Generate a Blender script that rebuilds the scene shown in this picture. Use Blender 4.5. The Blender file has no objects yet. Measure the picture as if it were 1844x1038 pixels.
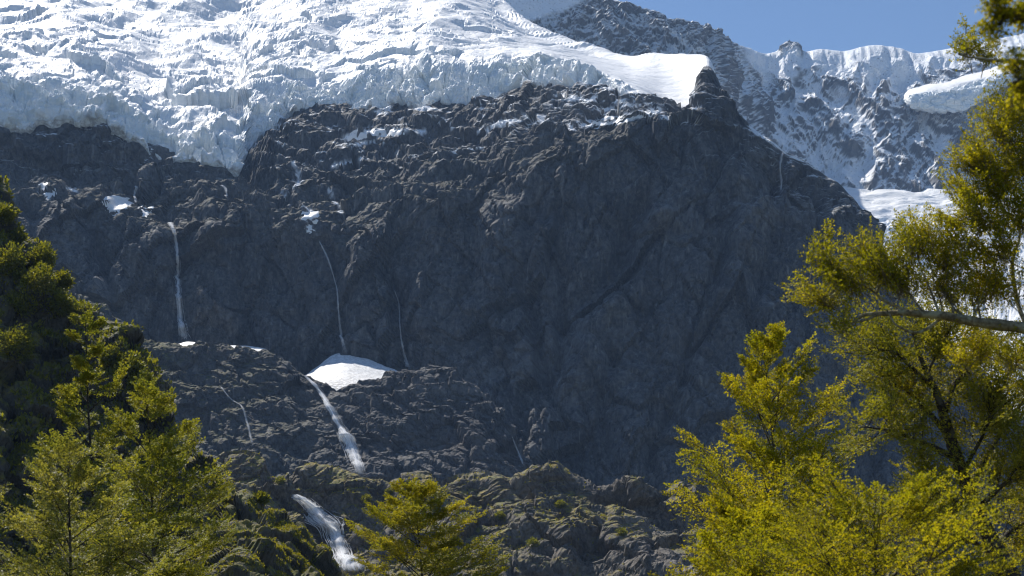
import bpy, math, random
import numpy as np
from mathutils import Vector, Matrix
from mathutils.bvhtree import BVHTree

# ------------------------------------------------------------------ camera, sky, sun, exposure
SC = bpy.context.scene
COL = SC.collection
R = math.radians
CAM_Z = 1.7
PITCH = R(12.0)
FPX = 1844 * 50.0 / 36.0
SUN_ELEV, SUN_LEFT = R(54), R(40)          # sun stands behind the glacier, to the left

cam_data = bpy.data.cameras.new('camera')
cam_data.lens = 50.0
cam_data.sensor_width = 36.0
cam_data.clip_start = 0.1
cam_data.clip_end = 40000
cam_data.dof.use_dof = True
cam_data.dof.focus_distance = 600.0
cam_data.dof.aperture_fstop = 6.3
cam = bpy.data.objects.new('camera', cam_data)
cam.location = (0, 0, CAM_Z)
cam.rotation_euler = (R(90) + PITCH, 0, 0)
COL.objects.link(cam)
SC.camera = cam

world = bpy.data.worlds.new('World')
SC.world = world
world.use_nodes = True
wn = world.node_tree.nodes
wl = world.node_tree.links
wn.clear()
wo = wn.new('ShaderNodeOutputWorld')
wb = wn.new('ShaderNodeBackground')
wb.inputs['Strength'].default_value = 0.09
sky = wn.new('ShaderNodeTexSky')
sky.sky_type = 'NISHITA'
sky.sun_disc = False
sky.sun_elevation = SUN_ELEV
sky.sun_rotation = -SUN_LEFT
sky.altitude = 900
sky.air_density = 1.0
sky.dust_density = 0.0
sky.ozone_density = 4.0
wl.new(sky.outputs[0], wb.inputs[0])
wl.new(wb.outputs[0], wo.inputs[0])

sun_data = bpy.data.lights.new('sun', 'SUN')
sun_data.energy = 4.6
sun_data.angle = R(0.53)
sun_data.color = (1.0, 0.95, 0.87)
sun = bpy.data.objects.new('sun', sun_data)
sun_dir = Vector((-math.sin(SUN_LEFT) * math.cos(SUN_ELEV), math.cos(SUN_LEFT) * math.cos(SUN_ELEV), math.sin(SUN_ELEV)))
sun.rotation_euler = sun_dir.to_track_quat('Z', 'Y').to_euler()
sun.location = sun_dir * 500
COL.objects.link(sun)

vs = SC.view_settings
vs.view_transform = 'Standard'
vs.look = 'None'
vs.exposure = 0.48
vs.gamma = 1.0
vs.use_curve_mapping = False
SC.cycles.use_denoising = True
try:
    SC.cycles.denoiser = 'OPENIMAGEDENOISE'
    SC.cycles.denoising_prefilter = 'ACCURATE'
except Exception:
    pass
SC.cycles.use_adaptive_sampling = True
SC.cycles.adaptive_threshold = 0.025
SC.cycles.max_bounces = 5
SC.cycles.diffuse_bounces = 3
SC.cycles.transmission_bounces = 3
SC.cycles.filter_width = 1.2
SC.cycles.transparent_max_bounces = 12
SC.cycles.volume_bounces = 0

# ------------------------------------------------------------------ where things stand
CP, SP = math.cos(PITCH), math.sin(PITCH)

def ray(px, py):
    """direction from the viewpoint, metres per metre of +Y"""
    a = (px - 922.0) / FPX
    b = -(py - 519.0) / FPX
    dy = CP - b * SP
    dz = SP + b * CP
    return a / dy, dz / dy

def at(px, py, Y):
    ax, az = ray(px, py)
    return (ax * Y, Y, CAM_Z + az * Y)

def lev(px, z, Y):
    """a point seen in column px at distance Y and height z"""
    depth = Y * CP + (z - CAM_Z) * SP
    return ((px - 922.0) / FPX * depth, Y, z)

# ------------------------------------------------------------------ noise (numpy)
_rng = np.random.default_rng(7)
_G = _rng.normal(size=(1024, 3)).astype(np.float32)
_G /= np.linalg.norm(_G, axis=1)[:, None]
_PT = _rng.random((1024, 3)).astype(np.float32)
_RV = (_rng.random(1024) * 2 - 1).astype(np.float32)

def _hash(i, j, k, seed):
    h = i.astype(np.uint32) * np.uint32(73856093) ^ j.astype(np.uint32) * np.uint32(19349663) ^ k.astype(np.uint32) * np.uint32(83492791)
    h ^= np.uint32((seed * 2654435761) & 0xffffffff)
    h ^= h >> np.uint32(13)
    h *= np.uint32(1274126177)
    h ^= h >> np.uint32(16)
    return (h & np.uint32(1023)).astype(np.int32)

def perlin(p, seed=0):
    p = p.astype(np.float32)
    f0 = np.floor(p)
    f = p - f0
    i = f0.astype(np.int64)
    u = f * f * f * (f * (f * 6 - 15) + 10)
    out = np.zeros(len(p), np.float32)
    for a in (0, 1):
        wa = u[:, 0] if a else 1 - u[:, 0]
        for b in (0, 1):
            wb_ = u[:, 1] if b else 1 - u[:, 1]
            for c in (0, 1):
                wc = u[:, 2] if c else 1 - u[:, 2]
                g = _G[_hash(i[:, 0] + a, i[:, 1] + b, i[:, 2] + c, seed)]
                d = g[:, 0] * (f[:, 0] - a) + g[:, 1] * (f[:, 1] - b) + g[:, 2] * (f[:, 2] - c)
                out += wa * wb_ * wc * d
    return out * 1.5

def fbm(p, size, octaves=4, gain=0.5, seed=0, mode='n'):
    s, amp, tot = 1.0 / np.asarray(size, np.float32), 1.0, 0.0
    out = np.zeros(len(p), np.float32)
    for o in range(octaves):
        n = perlin(p * s + 17.3 * o, seed + o)
        if mode == 'b':
            n = np.abs(n) * 2 - 0.6
        elif mode == 'r':
            n = 0.6 - np.abs(n) * 2
        out += n * amp
        tot += amp
        amp *= gain
        s = s * 2.03
    return out / tot

def facet(p, size, seed=0, tilt=0.9, step=0.5, crack=0.0):
    """angular rock: every cell is a tilted plane with its own step"""
    q = (p / np.asarray(size, np.float32)).astype(np.float32)
    f0 = np.floor(q)
    i = f0.astype(np.int64)
    best = np.full(len(q), 9e9, np.float32)
    sec = np.full(len(q), 9e9, np.float32)
    bh = np.zeros(len(q), np.int32)
    bd = np.zeros((len(q), 3), np.float32)
    for a in (-1, 0, 1):
        for b in (-1, 0, 1):
            for c in (-1, 0, 1):
                h = _hash(i[:, 0] + a, i[:, 1] + b, i[:, 2] + c, seed)
                d = q - (f0 + np.array([a, b, c], np.float32) + _PT[h])
                dd = (d * d).sum(1)
                m = dd < best
                sec = np.where(m, best, np.minimum(sec, dd))
                best = np.where(m, dd, best)
                bh = np.where(m, h, bh)
                bd = np.where(m[:, None], d, bd)
    r = (bd * _G[bh]).sum(1) * tilt + _RV[(bh * 7 + 3) & 1023] * step
    if crack:
        r -= crack * np.clip(1 - (np.sqrt(sec) - np.sqrt(best)) / 0.12, 0, 1)
    return r

def sstep(a, b, x):
    t = np.clip((x - a) / (b - a), 0, 1)
    return t * t * (3 - 2 * t)

def terrace(Q, H, seed, size, wob, strength, a=0.35, b=0.95):
    """break a slope into steep risers and flat treads with wandering edges"""
    n = Q[:, 2] / H + fbm(Q, size, 3, 0.5, seed=seed) * wob
    fr = n - np.floor(n)
    return (sstep(a, b, fr) - fr) * H * strength

def pchip(x, Y, xi):
    x = np.asarray(x, float)
    Y = np.asarray(Y, float)
    sh = (-1,) + (1,) * (Y.ndim - 1)
    h = np.diff(x).reshape(sh)
    d = np.diff(Y, axis=0) / h
    m = np.zeros_like(Y)
    if len(x) > 2:
        w1 = 2 * h[1:] + h[:-1]
        w2 = h[1:] + 2 * h[:-1]
        ok = d[:-1] * d[1:] > 0
        with np.errstate(divide='ignore', invalid='ignore'):
            mm = (w1 + w2) / (w1 / d[:-1] + w2 / d[1:])
        m[1:-1] = np.where(ok, mm, 0)
    m[0] = d[0]
    m[-1] = d[-1]
    k = np.clip(np.searchsorted(x, xi, side='right') - 1, 0, len(x) - 2)
    hk = h[k]
    t = ((xi - x[k])).reshape(sh) / hk
    t2, t3 = t * t, t * t * t
    return (2 * t3 - 3 * t2 + 1) * Y[k] + (t3 - 2 * t2 + t) * hk * m[k] + (-2 * t3 + 3 * t2) * Y[k + 1] + (t3 - t2) * hk * m[k + 1]

def to_view(P):
    depth = P[:, 1] * CP + (P[:, 2] - CAM_Z) * SP
    return 922 + FPX * P[:, 0] / depth, 519 - FPX * ((P[:, 2] - CAM_Z) * CP - P[:, 1] * SP) / depth

def line_dist(x, y, pts):
    d = np.full(x.shape, 1e9)
    for (x0, y0), (x1, y1) in zip(pts[:-1], pts[1:]):
        dx, dy = x1 - x0, y1 - y0
        t = np.clip(((x - x0) * dx + (y - y0) * dy) / (dx * dx + dy * dy + 1e-9), 0, 1)
        d = np.minimum(d, np.hypot(x - x0 - t * dx, y - y0 - t * dy))
    return d

# ------------------------------------------------------------------ mesh helpers
def mesh_np(name, verts, faces, smooth=False, attrs=None):
    """faces: (n,4) or (n,3) int array"""
    me = bpy.data.meshes.new(name)
    verts = np.ascontiguousarray(verts, np.float32)
    faces = np.ascontiguousarray(faces, np.int32)
    n, k = faces.shape
    me.vertices.add(len(verts))
    me.vertices.foreach_set('co', verts.ravel())
    me.loops.add(n * k)
    me.loops.foreach_set('vertex_index', faces.ravel())
    me.polygons.add(n)
    me.polygons.foreach_set('loop_start', np.arange(0, n * k, k, dtype=np.int32))
    me.polygons.foreach_set('loop_total', np.full(n, k, np.int32))
    me.polygons.foreach_set('use_smooth', np.full(n, bool(smooth)))
    for an, av in (attrs or {}).items():
        a = me.attributes.new(an, 'FLOAT', 'POINT')
        a.data.foreach_set('value', np.ascontiguousarray(av, np.float32))
    me.update(calc_edges=True)
    return me

def obj(name, me, mat=None, parent=None, label=None, category=None, group=None, kind=None, loc=None):
    o = bpy.data.objects.new(name, me)
    COL.objects.link(o)
    if me is not None and mat is not None:
        me.materials.append(mat)
    if parent is not None:
        o.parent = parent
    if loc is not None:
        o.location = loc
    if label:
        o['label'] = label
    if category:
        o['category'] = category
    if group:
        o['group'] = group
    if kind:
        o['kind'] = kind
    return o

def grid_faces(nu, nv):
    i = np.arange(nu * nv).reshape(nu, nv)
    return np.stack([i[:-1, :-1], i[1:, :-1], i[1:, 1:], i[:-1, 1:]], -1).reshape(-1, 4)

def grid_normals(P):
    n = np.cross(np.gradient(P, axis=0), np.gradient(P, axis=1))
    return n / (np.linalg.norm(n, axis=2, keepdims=True) + 1e-9)

BVHS = []

def sheet(cols, rows, nu, disp, attr=None, smooth_iter=0):
    """terrain sheet from profiles: cols = [(px, [points])], rows = samples per profile segment.
    disp(P, N, u, v) moves the points in world space; returns points, faces, attributes"""
    px = np.array([c[0] for c in cols], float)
    W = np.array([c[1] for c in cols], float)
    K = W.shape[1]
    ui = np.linspace(px[0], px[-1], nu)
    A = pchip(px, W, ui)
    tv = np.concatenate([np.linspace(k, k + 1, r, endpoint=False) for k, r in enumerate(rows)] + [np.array([K - 1.0])])
    P = np.transpose(pchip(np.arange(K, dtype=float), np.transpose(A, (1, 0, 2)), tv), (1, 0, 2))
    for _ in range(smooth_iter):
        P[1:-1] = (P[:-2] + 2 * P[1:-1] + P[2:]) / 4
        P[:, 1:-1] = (P[:, :-2] + 2 * P[:, 1:-1] + P[:, 2:]) / 4
    N = grid_normals(P)
    if N[..., 1].mean() > 0:
        N = -N
    flip = grid_normals(P)[..., 1].mean() > 0
    nv = len(tv)
    U = np.repeat(ui[:, None], nv, 1).ravel()
    V = np.repeat(tv[None], nu, 0).ravel()
    Q = disp(P.reshape(-1, 3), N.reshape(-1, 3), U, V).reshape(nu, nv, 3)
    N2 = grid_normals(Q)
    if flip:
        N2 = -N2
    F = grid_faces(nu, nv)
    if flip:
        F = F[:, ::-1]
    at_ = attr(Q.reshape(-1, 3), N2.reshape(-1, 3), U, V) if attr else {}
    return Q.reshape(-1, 3), F, at_, Q

def register(Q, step=2):
    """keep a coarser copy for dropping things onto the terrain"""
    q = Q[::step, ::step]
    f = grid_faces(q.shape[0], q.shape[1])
    BVHS.append(BVHTree.FromPolygons([tuple(v) for v in q.reshape(-1, 3).tolist()], f.tolist()))

def hit(px, py):
    ax, az = ray(px, py)
    d = Vector((ax, 1, az)).normalized()
    o = Vector((0, 0, CAM_Z))
    best = None
    for b in BVHS:
        loc, n, _, dist = b.ray_cast(o, d)
        if loc is not None and (best is None or dist < best[2]):
            best = (loc, n if n.dot(d) < 0 else -n, dist)
    return best

# ------------------------------------------------------------------ materials
class NT:
    def __init__(s, name):
        s.mat = bpy.data.materials.new(name)
        s.mat.use_nodes = True
        s.t = s.mat.node_tree
        s.t.nodes.clear()
        s.out = s.n('OutputMaterial')
        s.co = s.n('TexCoord').outputs['Object']

    def n(s, typ, **kw):
        nd = s.t.nodes.new('ShaderNode' + typ)
        for k, v in kw.items():
            setattr(nd, k, v)
        return nd

    def put(s, sock, v):
        if isinstance(v, bpy.types.NodeSocket):
            s.t.links.new(v, sock)
        else:
            if sock.type == 'RGBA' and len(v) == 3:
                v = (*v, 1)
            sock.default_value = v

    def noise(s, scale, detail=6, rough=0.6, vec=None, dist=0.0, sc=None):
        v = vec or s.co
        if sc is not None:
            m = s.n('Mapping')
            s.put(m.inputs['Vector'], v)
            m.inputs['Scale'].default_value = sc
            v = m.outputs[0]
        nd = s.n('TexNoise')
        s.put(nd.inputs['Vector'], v)
        nd.inputs['Scale'].default_value = scale
        nd.inputs['Detail'].default_value = detail
        nd.inputs['Roughness'].default_value = rough
        nd.inputs['Distortion'].default_value = dist
        return nd.outputs['Fac']

    def ramp(s, v, a, b, lo=0.0, hi=1.0):
        nd = s.n('MapRange', interpolation_type='SMOOTHSTEP')
        s.put(nd.inputs[0], v)
        for i, x in zip((1, 2, 3, 4), (a, b, lo, hi)):
            nd.inputs[i].default_value = x
        return nd.outputs[0]

    def mix(s, f, a, b, mode='MIX'):
        nd = s.n('MixRGB', blend_type=mode)
        s.put(nd.inputs[0], f)
        s.put(nd.inputs[1], a)
        s.put(nd.inputs[2], b)
        return nd.outputs[0]

    def math(s, op, a, b=0.0):
        nd = s.n('Math', operation=op)
        s.put(nd.inputs[0], a)
        s.put(nd.inputs[1], b)
        return nd.outputs[0]

    def attr(s, name):
        nd = s.n('Attribute', attribute_name=name)
        return nd.outputs['Fac']

    def bump(s, h, dist, strength=1.0, normal=None):
        nd = s.n('Bump')
        s.put(nd.inputs['Height'], h)
        nd.inputs['Distance'].default_value = dist
        nd.inputs['Strength'].default_value = strength
        if normal is not None:
            s.put(nd.inputs['Normal'], normal)
        return nd.outputs[0]

    def bsdf(s, color, rough=0.8, normal=None, spec=0.3, **kw):
        b = s.n('BsdfPrincipled')
        s.put(b.inputs['Base Color'], color)
        s.put(b.inputs['Roughness'], rough)
        s.put(b.inputs['Specular IOR Level'], spec)
        if normal is not None:
            s.put(b.inputs['Normal'], normal)
        return b.outputs[0]

    def end(s, shader):
        s.t.links.new(shader, s.out.inputs['Surface'])
        return s.mat

def rock_mat(name, unit, dark, mid, pale, moss=None, streak=0.5, wet=0.0, tan=(0.105, 0.09, 0.078)):
    """unit = metres of the finest relief"""
    m = NT(name)
    big = m.noise(0.028 / unit, 5, 0.6)
    fine = m.noise(0.35 / unit, 8, 0.68)
    vert = m.noise(0.34 / unit, 8, 0.66, sc=(1, 1, 0.14), dist=0.5)
    c = m.mix(m.ramp(fine, 0.34, 0.66), dark, mid)
    c = m.mix(m.ramp(big, 0.46, 0.70, 0, 0.55), c, tan)
    c = m.mix(m.math('MULTIPLY', m.ramp(vert, 0.52, 0.72), streak), c, pale)
    c = m.mix(m.math('MULTIPLY', m.ramp(vert, 0.46, 0.30), 0.75), c, (dark[0] * 0.55, dark[1] * 0.55, dark[2] * 0.6))
    pat = m.noise(0.012 / unit, 4, 0.65, dist=1.2)
    c = m.mix(m.ramp(pat, 0.52, 0.66, 0, 0.6), c, m.mix(0.5, c, pale))
    c = m.mix(m.ramp(pat, 0.46, 0.34, 0, 0.55), c, dark)
    spk = m.noise(1.6 / unit, 4, 0.7)
    c = m.mix(m.ramp(spk, 0.60, 0.74, 0, 0.5), c, pale)
    if moss:
        mf = m.math('MULTIPLY', m.attr('moss'), m.ramp(m.noise(0.5 / unit, 6, 0.65), 0.36, 0.52))
        mc = m.mix(m.ramp(m.noise(0.16 / unit, 4), 0.4, 0.6), moss, (moss[0] * 1.5, moss[1] * 1.15, moss[2] * 0.9))
        c = m.mix(mf, c, mc)
    sn = m.math('MULTIPLY', m.attr('snow'), m.ramp(m.noise(0.8 / unit, 5, 0.6), 0.30, 0.42))
    c = m.mix(sn, c, (0.86, 0.88, 0.90))
    def joints(scale, rot, width):
        # long thin joints: where a stretched noise crosses its middle value
        mp = m.n('Mapping')
        m.put(mp.inputs['Vector'], m.co)
        mp.inputs['Rotation'].default_value = rot
        md = m.noise(scale, 5, 0.55, vec=mp.outputs[0], dist=0.3, sc=(1, 0.6, 0.13))
        return m.ramp(m.math('ABSOLUTE', m.math('SUBTRACT', md, 0.5)), 0.0, width)
    j1 = joints(0.07 / unit, (0, 0.65, 0), 0.016)
    j2 = joints(0.09 / unit, (0, -0.12, 0), 0.014)
    j3 = joints(0.11 / unit, (0, 1.35, 0), 0.010)
    jj = m.math('MULTIPLY', j1, m.math('MULTIPLY', j2, m.ramp(j3, 0, 1, 0.5, 1)))
    c = m.mix(m.math('MULTIPLY', m.math('SUBTRACT', 1.0, jj), m.ramp(sn, 0, 1, 0.45, 0.0)), c, (dark[0] * 0.35, dark[1] * 0.35, dark[2] * 0.4))
    nb = m.bump(jj, 0.9 * unit, 0.4)
    nb = m.bump(m.noise(0.55 / unit, 8, 0.7, dist=0.4), 0.9 * unit, 0.8, nb)
    nb = m.bump(m.noise(0.3 / unit, 6, 0.65, sc=(1, 1, 0.22)), 1.2 * unit, 0.5, nb)
    rough = m.ramp(sn, 0, 1, 0.78 - wet, 0.55)
    return m.end(m.bsdf(c, rough, nb, 0.35))

def snow_mat(name, unit, ice=0.8):
    m = NT(name)
    g = m.attr('ice')
    dirt = m.attr('dirt')
    n1 = m.noise(0.2 / unit, 6, 0.6)
    c = m.mix(m.ramp(n1, 0.35, 0.7), (0.81, 0.815, 0.812), (0.89, 0.885, 0.87))
    band = m.noise(0.25 / unit, 6, 0.65, sc=(0.35, 0.35, 1.6), dist=0.8)
    blue = m.mix(m.ramp(band, 0.35, 0.65), (0.67, 0.745, 0.76), (0.86, 0.875, 0.86))
    c = m.mix(m.math('MULTIPLY', g, ice), c, blue)
    df = m.math('MULTIPLY', dirt, m.ramp(m.noise(0.45 / unit, 7, 0.7), 0.40, 0.62))
    c = m.mix(df, c, (0.30, 0.29, 0.28))
    nb = m.bump(m.noise(0.5 / unit, 6, 0.62), 0.8 * unit, 0.55)
    return m.end(m.bsdf(c, 0.55, nb, 0.4))

# ------------------------------------------------------------------ the big wall under the glacier
C_ROCK = rock_mat('cliff_rock', 1.0, (0.038, 0.039, 0.041), (0.125, 0.123, 0.118), (0.26, 0.255, 0.243), moss=(0.06, 0.062, 0.03), streak=0.7, tan=(0.098, 0.09, 0.082))
T_ROCK = rock_mat('terrace_rock', 0.8, (0.038, 0.037, 0.037), (0.112, 0.107, 0.101), (0.22, 0.21, 0.195), moss=(0.075, 0.08, 0.02), streak=0.5)
B_ROCK = rock_mat('bluff_rock', 0.4, (0.056, 0.049, 0.042), (0.175, 0.152, 0.124), (0.33, 0.29, 0.235), moss=(0.17, 0.16, 0.024), streak=0.25)
H_ROCK = rock_mat('hillside_rock', 0.25, (0.04, 0.038, 0.03), (0.08, 0.072, 0.055), (0.13, 0.12, 0.09), moss=(0.11, 0.115, 0.018), streak=0.15)
M_ROCK = rock_mat('mountain_rock', 2.2, (0.085, 0.085, 0.088), (0.15, 0.147, 0.142), (0.24, 0.235, 0.225), streak=0.35)
SNOW = snow_mat('glacier_ice', 2.0, 0.85)
SNOW2 = snow_mat('far_ice', 3.5, 0.7)
PATCH = snow_mat('old_snow', 0.8, 0.3)

cliff_tab = [
    (-200, (225, 965), (320, 940), (345, 890), (480, 868), (640, 850)),
    (0, (225, 965), (320, 940), (345, 890), (480, 868), (640, 850)),
    (150, (207, 965), (330, 940), (362, 890), (485, 868), (640, 850)),
    (230, (242, 962), (345, 935), (392, 885), (500, 866), (640, 850)),
    (310, (285, 958), (360, 905), (408, 880), (510, 864), (640, 850)),
    (432, (308, 951), (360, 905), (402, 880), (510, 864), (645, 850)),
    (500, (217, 1037), (310, 949), (398, 876), (510, 862), (650, 848)),
    (600, (195, 1057), (310, 949), (420, 868), (520, 857), (660, 842)),
    (700, (185, 1060), (300, 950), (390, 868), (520, 850), (700, 832)),
    (800, (190, 1030), (280, 940), (350, 868), (520, 842), (760, 812)),
    (900, (170, 1030), (260, 930), (310, 868), (540, 832), (820, 790)),
    (1000, (152, 985), (215, 905), (265, 858), (540, 820), (860, 770)),
    (1100, (168, 965), (205, 900), (235, 855), (540, 815), (880, 762)),
    (1200, (200, 910), (208, 890), (218, 855), (540, 812), (882, 760)),
    (1238, (203, 905), (209, 885), (216, 852), (540, 812), (884, 760)),
    (1252, (168, 902), (188, 884), (212, 853), (540, 812), (884, 760)),
    (1268, (116, 895), (160, 880), (207, 856), (540, 812), (885, 760)),
    (1300, (162, 885), (190, 872), (222, 855), (545, 811), (888, 759)),
    (1350, (226, 868), (245, 860), (272, 850), (550, 810), (890, 758)),
    (1400, (262, 860), (280, 855), (310, 845), (560, 808), (892, 758)),
    (1470, (300, 856), (320, 850), (350, 840), (570, 806), (894, 758)),
    (1530, (352, 852), (372, 846), (400, 836), (590, 804), (895, 758)),
    (1575, (416, 848), (436, 842), (465, 832), (620, 804), (895, 758)),
    (1620, (500, 846), (520, 840), (545, 830), (660, 806), (895, 760)),
    (1690, (598, 846), (615, 838), (635, 830), (710, 810), (900, 765)),
    (1760, (665, 848), (682, 840), (700, 832), (760, 815), (905, 772)),
    (1850, (760, 852), (775, 845), (790, 838), (830, 820), (920, 780)),
    (2050, (870, 860), (880, 855), (890, 846), (915, 832), (960, 800)),
]
cols = []
for row in cliff_tab:
    x, c1 = row[0], row[1]
    if x <= 1200:
        c0 = (c1[0] - 6, c1[1] + 60)
    elif x < 1245:
        c0 = (c1[0] + 6, c1[1] + 70)
    else:
        c0 = (c1[0] + 45, c1[1] + 120)
    foot = row[-1]
    pts = [c0] + list(row[1:]) + [(max(1010, foot[0] + 60), foot[1] - 12), (1110, foot[1] - 30)]
    cols.append((x, [at(x, a, b) for a, b in pts]))

GULLIES = [
    ([(1150, 365), (1122, 430), (1082, 500), (1030, 545), (1005, 565)], -13, 22), ([(1008, 480), (1014, 560), (995, 650)], -7, 9),
    ([(1305, 560), (1245, 640), (1205, 720), (1182, 840)], -8, 9), ([(862, 330), (850, 430), (832, 530)], -8, 18),
    ([(698, 470), (712, 530), (724, 660)], -5, 9), ([(585, 430), (604, 520), (616, 640)], -5, 9), ([(298, 385), (318, 420), (326, 615)], -7, 13),
    ([(432, 420), (441, 520), (428, 630)], -5, 11), ([(502, 430), (522, 530), (514, 640)], -4, 9), ([(1405, 265), (1400, 400), (1370, 520), (1345, 650)], -6, 9),
    ([(1288, 300), (1312, 420), (1280, 560)], -7, 12), ([(1482, 345), (1470, 480), (1440, 620), (1415, 770)], -6, 10), ([(950, 400), (938, 520), (962, 640), (1005, 760)], -7, 11),
    ([(140, 370), (182, 470), (205, 570)], -6, 12), ([(50, 370), (92, 480)], -5, 12), ([(1100, 640), (1085, 740), (1110, 850)], -6, 9), ([(880, 600), (910, 700), (950, 800)], -5, 9),
    ([(1190, 400), (1150, 520), (1075, 590), (1030, 690)], 8, 24), ([(790, 380), (765, 500), (770, 620)], 6, 26), ([(1340, 330), (1345, 450), (1310, 600)], 6, 24), ([(650, 430), (655, 560)], 5, 22), ([(380, 430), (382, 590)], 5, 24),
]

def cliff_disp(P, N, u, v):
    P = P.astype(np.float32)
    w = np.stack([fbm(P, 45, 2, seed=50), fbm(P, 45, 2, seed=60), fbm(P, 45, 2, seed=70)], 1)
    q = P + w * 14
    wall = sstep(2.6, 3.4, v)                       # 0 on the sloping shelf, 1 on the wall
    d = fbm(q, (70, 70, 100), 2, seed=1) * (5 + 3 * wall)
    d += fbm(q, (30, 30, 70), 3, 0.5, seed=5, mode='r') * 4.5 * (0.4 + 0.6 * wall)       # buttresses and gullies
    d += fbm(q, (44, 50, 26), 3, 0.42, seed=11, mode='b') * -12 * (1 - wall)               # rounded knobs of the shelf
    # slanting fracture lines across the wall
    s = q[:, 0] * 0.55 + q[:, 2] * 0.83
    d += np.clip(np.abs(perlin(np.stack([s / 40, q[:, 1] / 60, q[:, 2] / 150], 1), 21)) * 6, 0, 1) * 2.6 * wall
    d += facet(P + w * 30, (95, 95, 150), 7, 1.0, 0.3) * 15 * wall
    gx_, gy_ = to_view(P)
    gx_ = gx_ + w[:, 0] * 26
    for pts, dep, wd in GULLIES:
        d += dep * np.exp(-(line_dist(gx_, gy_, pts) / wd) ** 2)
    q1 = P + w * 5
    def turned(p, a):
        return np.stack([p[:, 0] * math.cos(a) - p[:, 2] * math.sin(a), p[:, 1], p[:, 0] * math.sin(a) + p[:, 2] * math.cos(a)], 1)
    sl = facet(turned(q1, 0.55), (24, 30, 85), 2, 1.0, 0.7, 0.2) * 5.5
    sl += facet(turned(q1, -0.35), (13, 16, 48), 3, 1.0, 0.7, 0.35) * 2.8
    sl += facet(turned(P + w * 2, 0.15), (6, 7, 24), 4, 1.0, 0.6, 0.6) * 1.35
    sl += facet(turned(P, 0.4), (3, 3.4, 8), 5, 0.9, 0.5, 0.6) * 0.55
    kn = facet(q, (38, 38, 50), 2, 1.0, 0.6, 0.2) * 6.0 + facet(q, (17, 17, 24), 3, 1.0, 0.6, 0.4) * 2.8
    kn += facet(P + w * 5, (8, 8, 11), 4, 1.0, 0.5, 0.8) * 1.4 + facet(P, (3.6, 3.6, 5), 5, 0.9, 0.5, 0.6) * 0.6
    d += sl * wall + kn * (1 - wall)
    d += fbm(P, (7, 7, 16), 4, 0.5, seed=31, mode='r') * 0.55
    # no bulging past the ridge line
    d *= 0.25 + 0.75 * sstep(0.9, 2.4, np.where(u > 1225, v, 3))
    d *= 0.55 + 0.45 * sstep(1.0, 1.45, v)
    Q = P + N * d[:, None]
    # treads and steep risers on the shelf
    k = (1 - wall) * sstep(1.0, 1.5, v) * sstep(1040, 880, u)
    Q[:, 2] += terrace(Q, 22.0, 41, 60, 1.5, 0.42, 0.3, 1.0) * k
    Q[:, 2] += terrace(Q, 7.0, 44, 30, 1.2, 0.2, 0.3, 1.0) * k
    return Q

SNOW_LINES = [
    ([(600, 300), (640, 289), (656, 285)], 6), ([(525, 294), (541, 322), (530, 336)], 7), ([(514, 346), (520, 362)], 10),
    ([(594, 345), (604, 365), (613, 381)], 8), ([(545, 372), (561, 388), (556, 412)], 8), ([(838, 249), (880, 229), (928, 217)], 9),
    ([(900, 217), (985, 221)], 6), ([(945, 209), (988, 213)], 7), ([(1035, 224), (1100, 217), (1160, 206), (1188, 198)], 12),
    ([(990, 172), (1060, 179), (1125, 183)], 9), ([(1080, 197), (1140, 191), (1172, 187)], 7), ([(680, 204), (702, 196)], 10), ([(748, 191), (772, 196)], 8),
    ([(74, 333), (86, 354)], 10), ([(124, 340), (142, 346)], 5), ([(430, 262), (458, 258)], 10), ([(1350, 230), (1400, 264), (1440, 287), (1475, 305)], 6),
    ([(1000, 236), (1062, 226)], 5), ([(768, 216), (822, 223)], 5), ([(478, 226), (522, 233)], 5), ([(620, 250), (642, 236), (700, 236), (764, 241)], 9),
    ([(640, 262), (690, 252)], 5), ([(818, 274), (868, 268)], 5), ([(1190, 214), (1260, 219), (1330, 232)], 8), ([(1244, 160), (1252, 196)], 8), ([(700, 280), (722, 276)], 4),
]

def cliff_attr(P, N, u, v):
    nz = N[:, 2]
    n = fbm(P, 16, 4, 0.55, seed=80)
    shelf = 1 - sstep(2.5, 3.1, v)
    high = sstep(255, 320, P[:, 2])
    s = sstep(0.74, 0.88, nz + n * 0.2) * shelf * sstep(0.0, 0.14, n) * high
    right = sstep(880, 1150, u) * sstep(2.9, 1.5, v) * (u < 1262)
    s = np.maximum(s, sstep(0.52, 0.72, nz + n * 0.4) * right)
    ar = sstep(1262, 1300, u) * sstep(3.0, 1.2, v)
    s = np.maximum(s, sstep(0.62, 0.8, nz + n * 0.45) * ar)
    dust = sstep(1150, 1300, u) * sstep(3.75, 2.6, v)
    s = np.maximum(s, sstep(0.72, 0.85, nz + n * 0.25) * dust * 0.8)
    vx, vy = to_view(P)
    vx = vx + fbm(P, 9, 3, 0.6, seed=84) * 14
    vy = vy + fbm(P, 9, 3, 0.6, seed=86) * 8
    for pts, w in SNOW_LINES:
        s = np.maximum(s, sstep(w * 0.75, w * 0.35, line_dist(vx, vy, pts)) * sstep(0.05, 0.3, nz + n * 0.1))
    moss = sstep(0.45, 0.75, nz + n * 0.3) * (1 - sstep(3.05, 3.5, v)) * sstep(330, 260, P[:, 2]) * 0.75
    return {'snow': s, 'moss': moss}

V_, F_, A_, Q_ = sheet(cols, [4, 84, 96, 140, 140, 36, 4], 660, cliff_disp, cliff_attr, 3)
obj('cliff', mesh_np('cliff', V_, F_, False, A_), C_ROCK, label='huge dark grey rock wall in shade below the glacier', kind='structure')
register(Q_)

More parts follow.
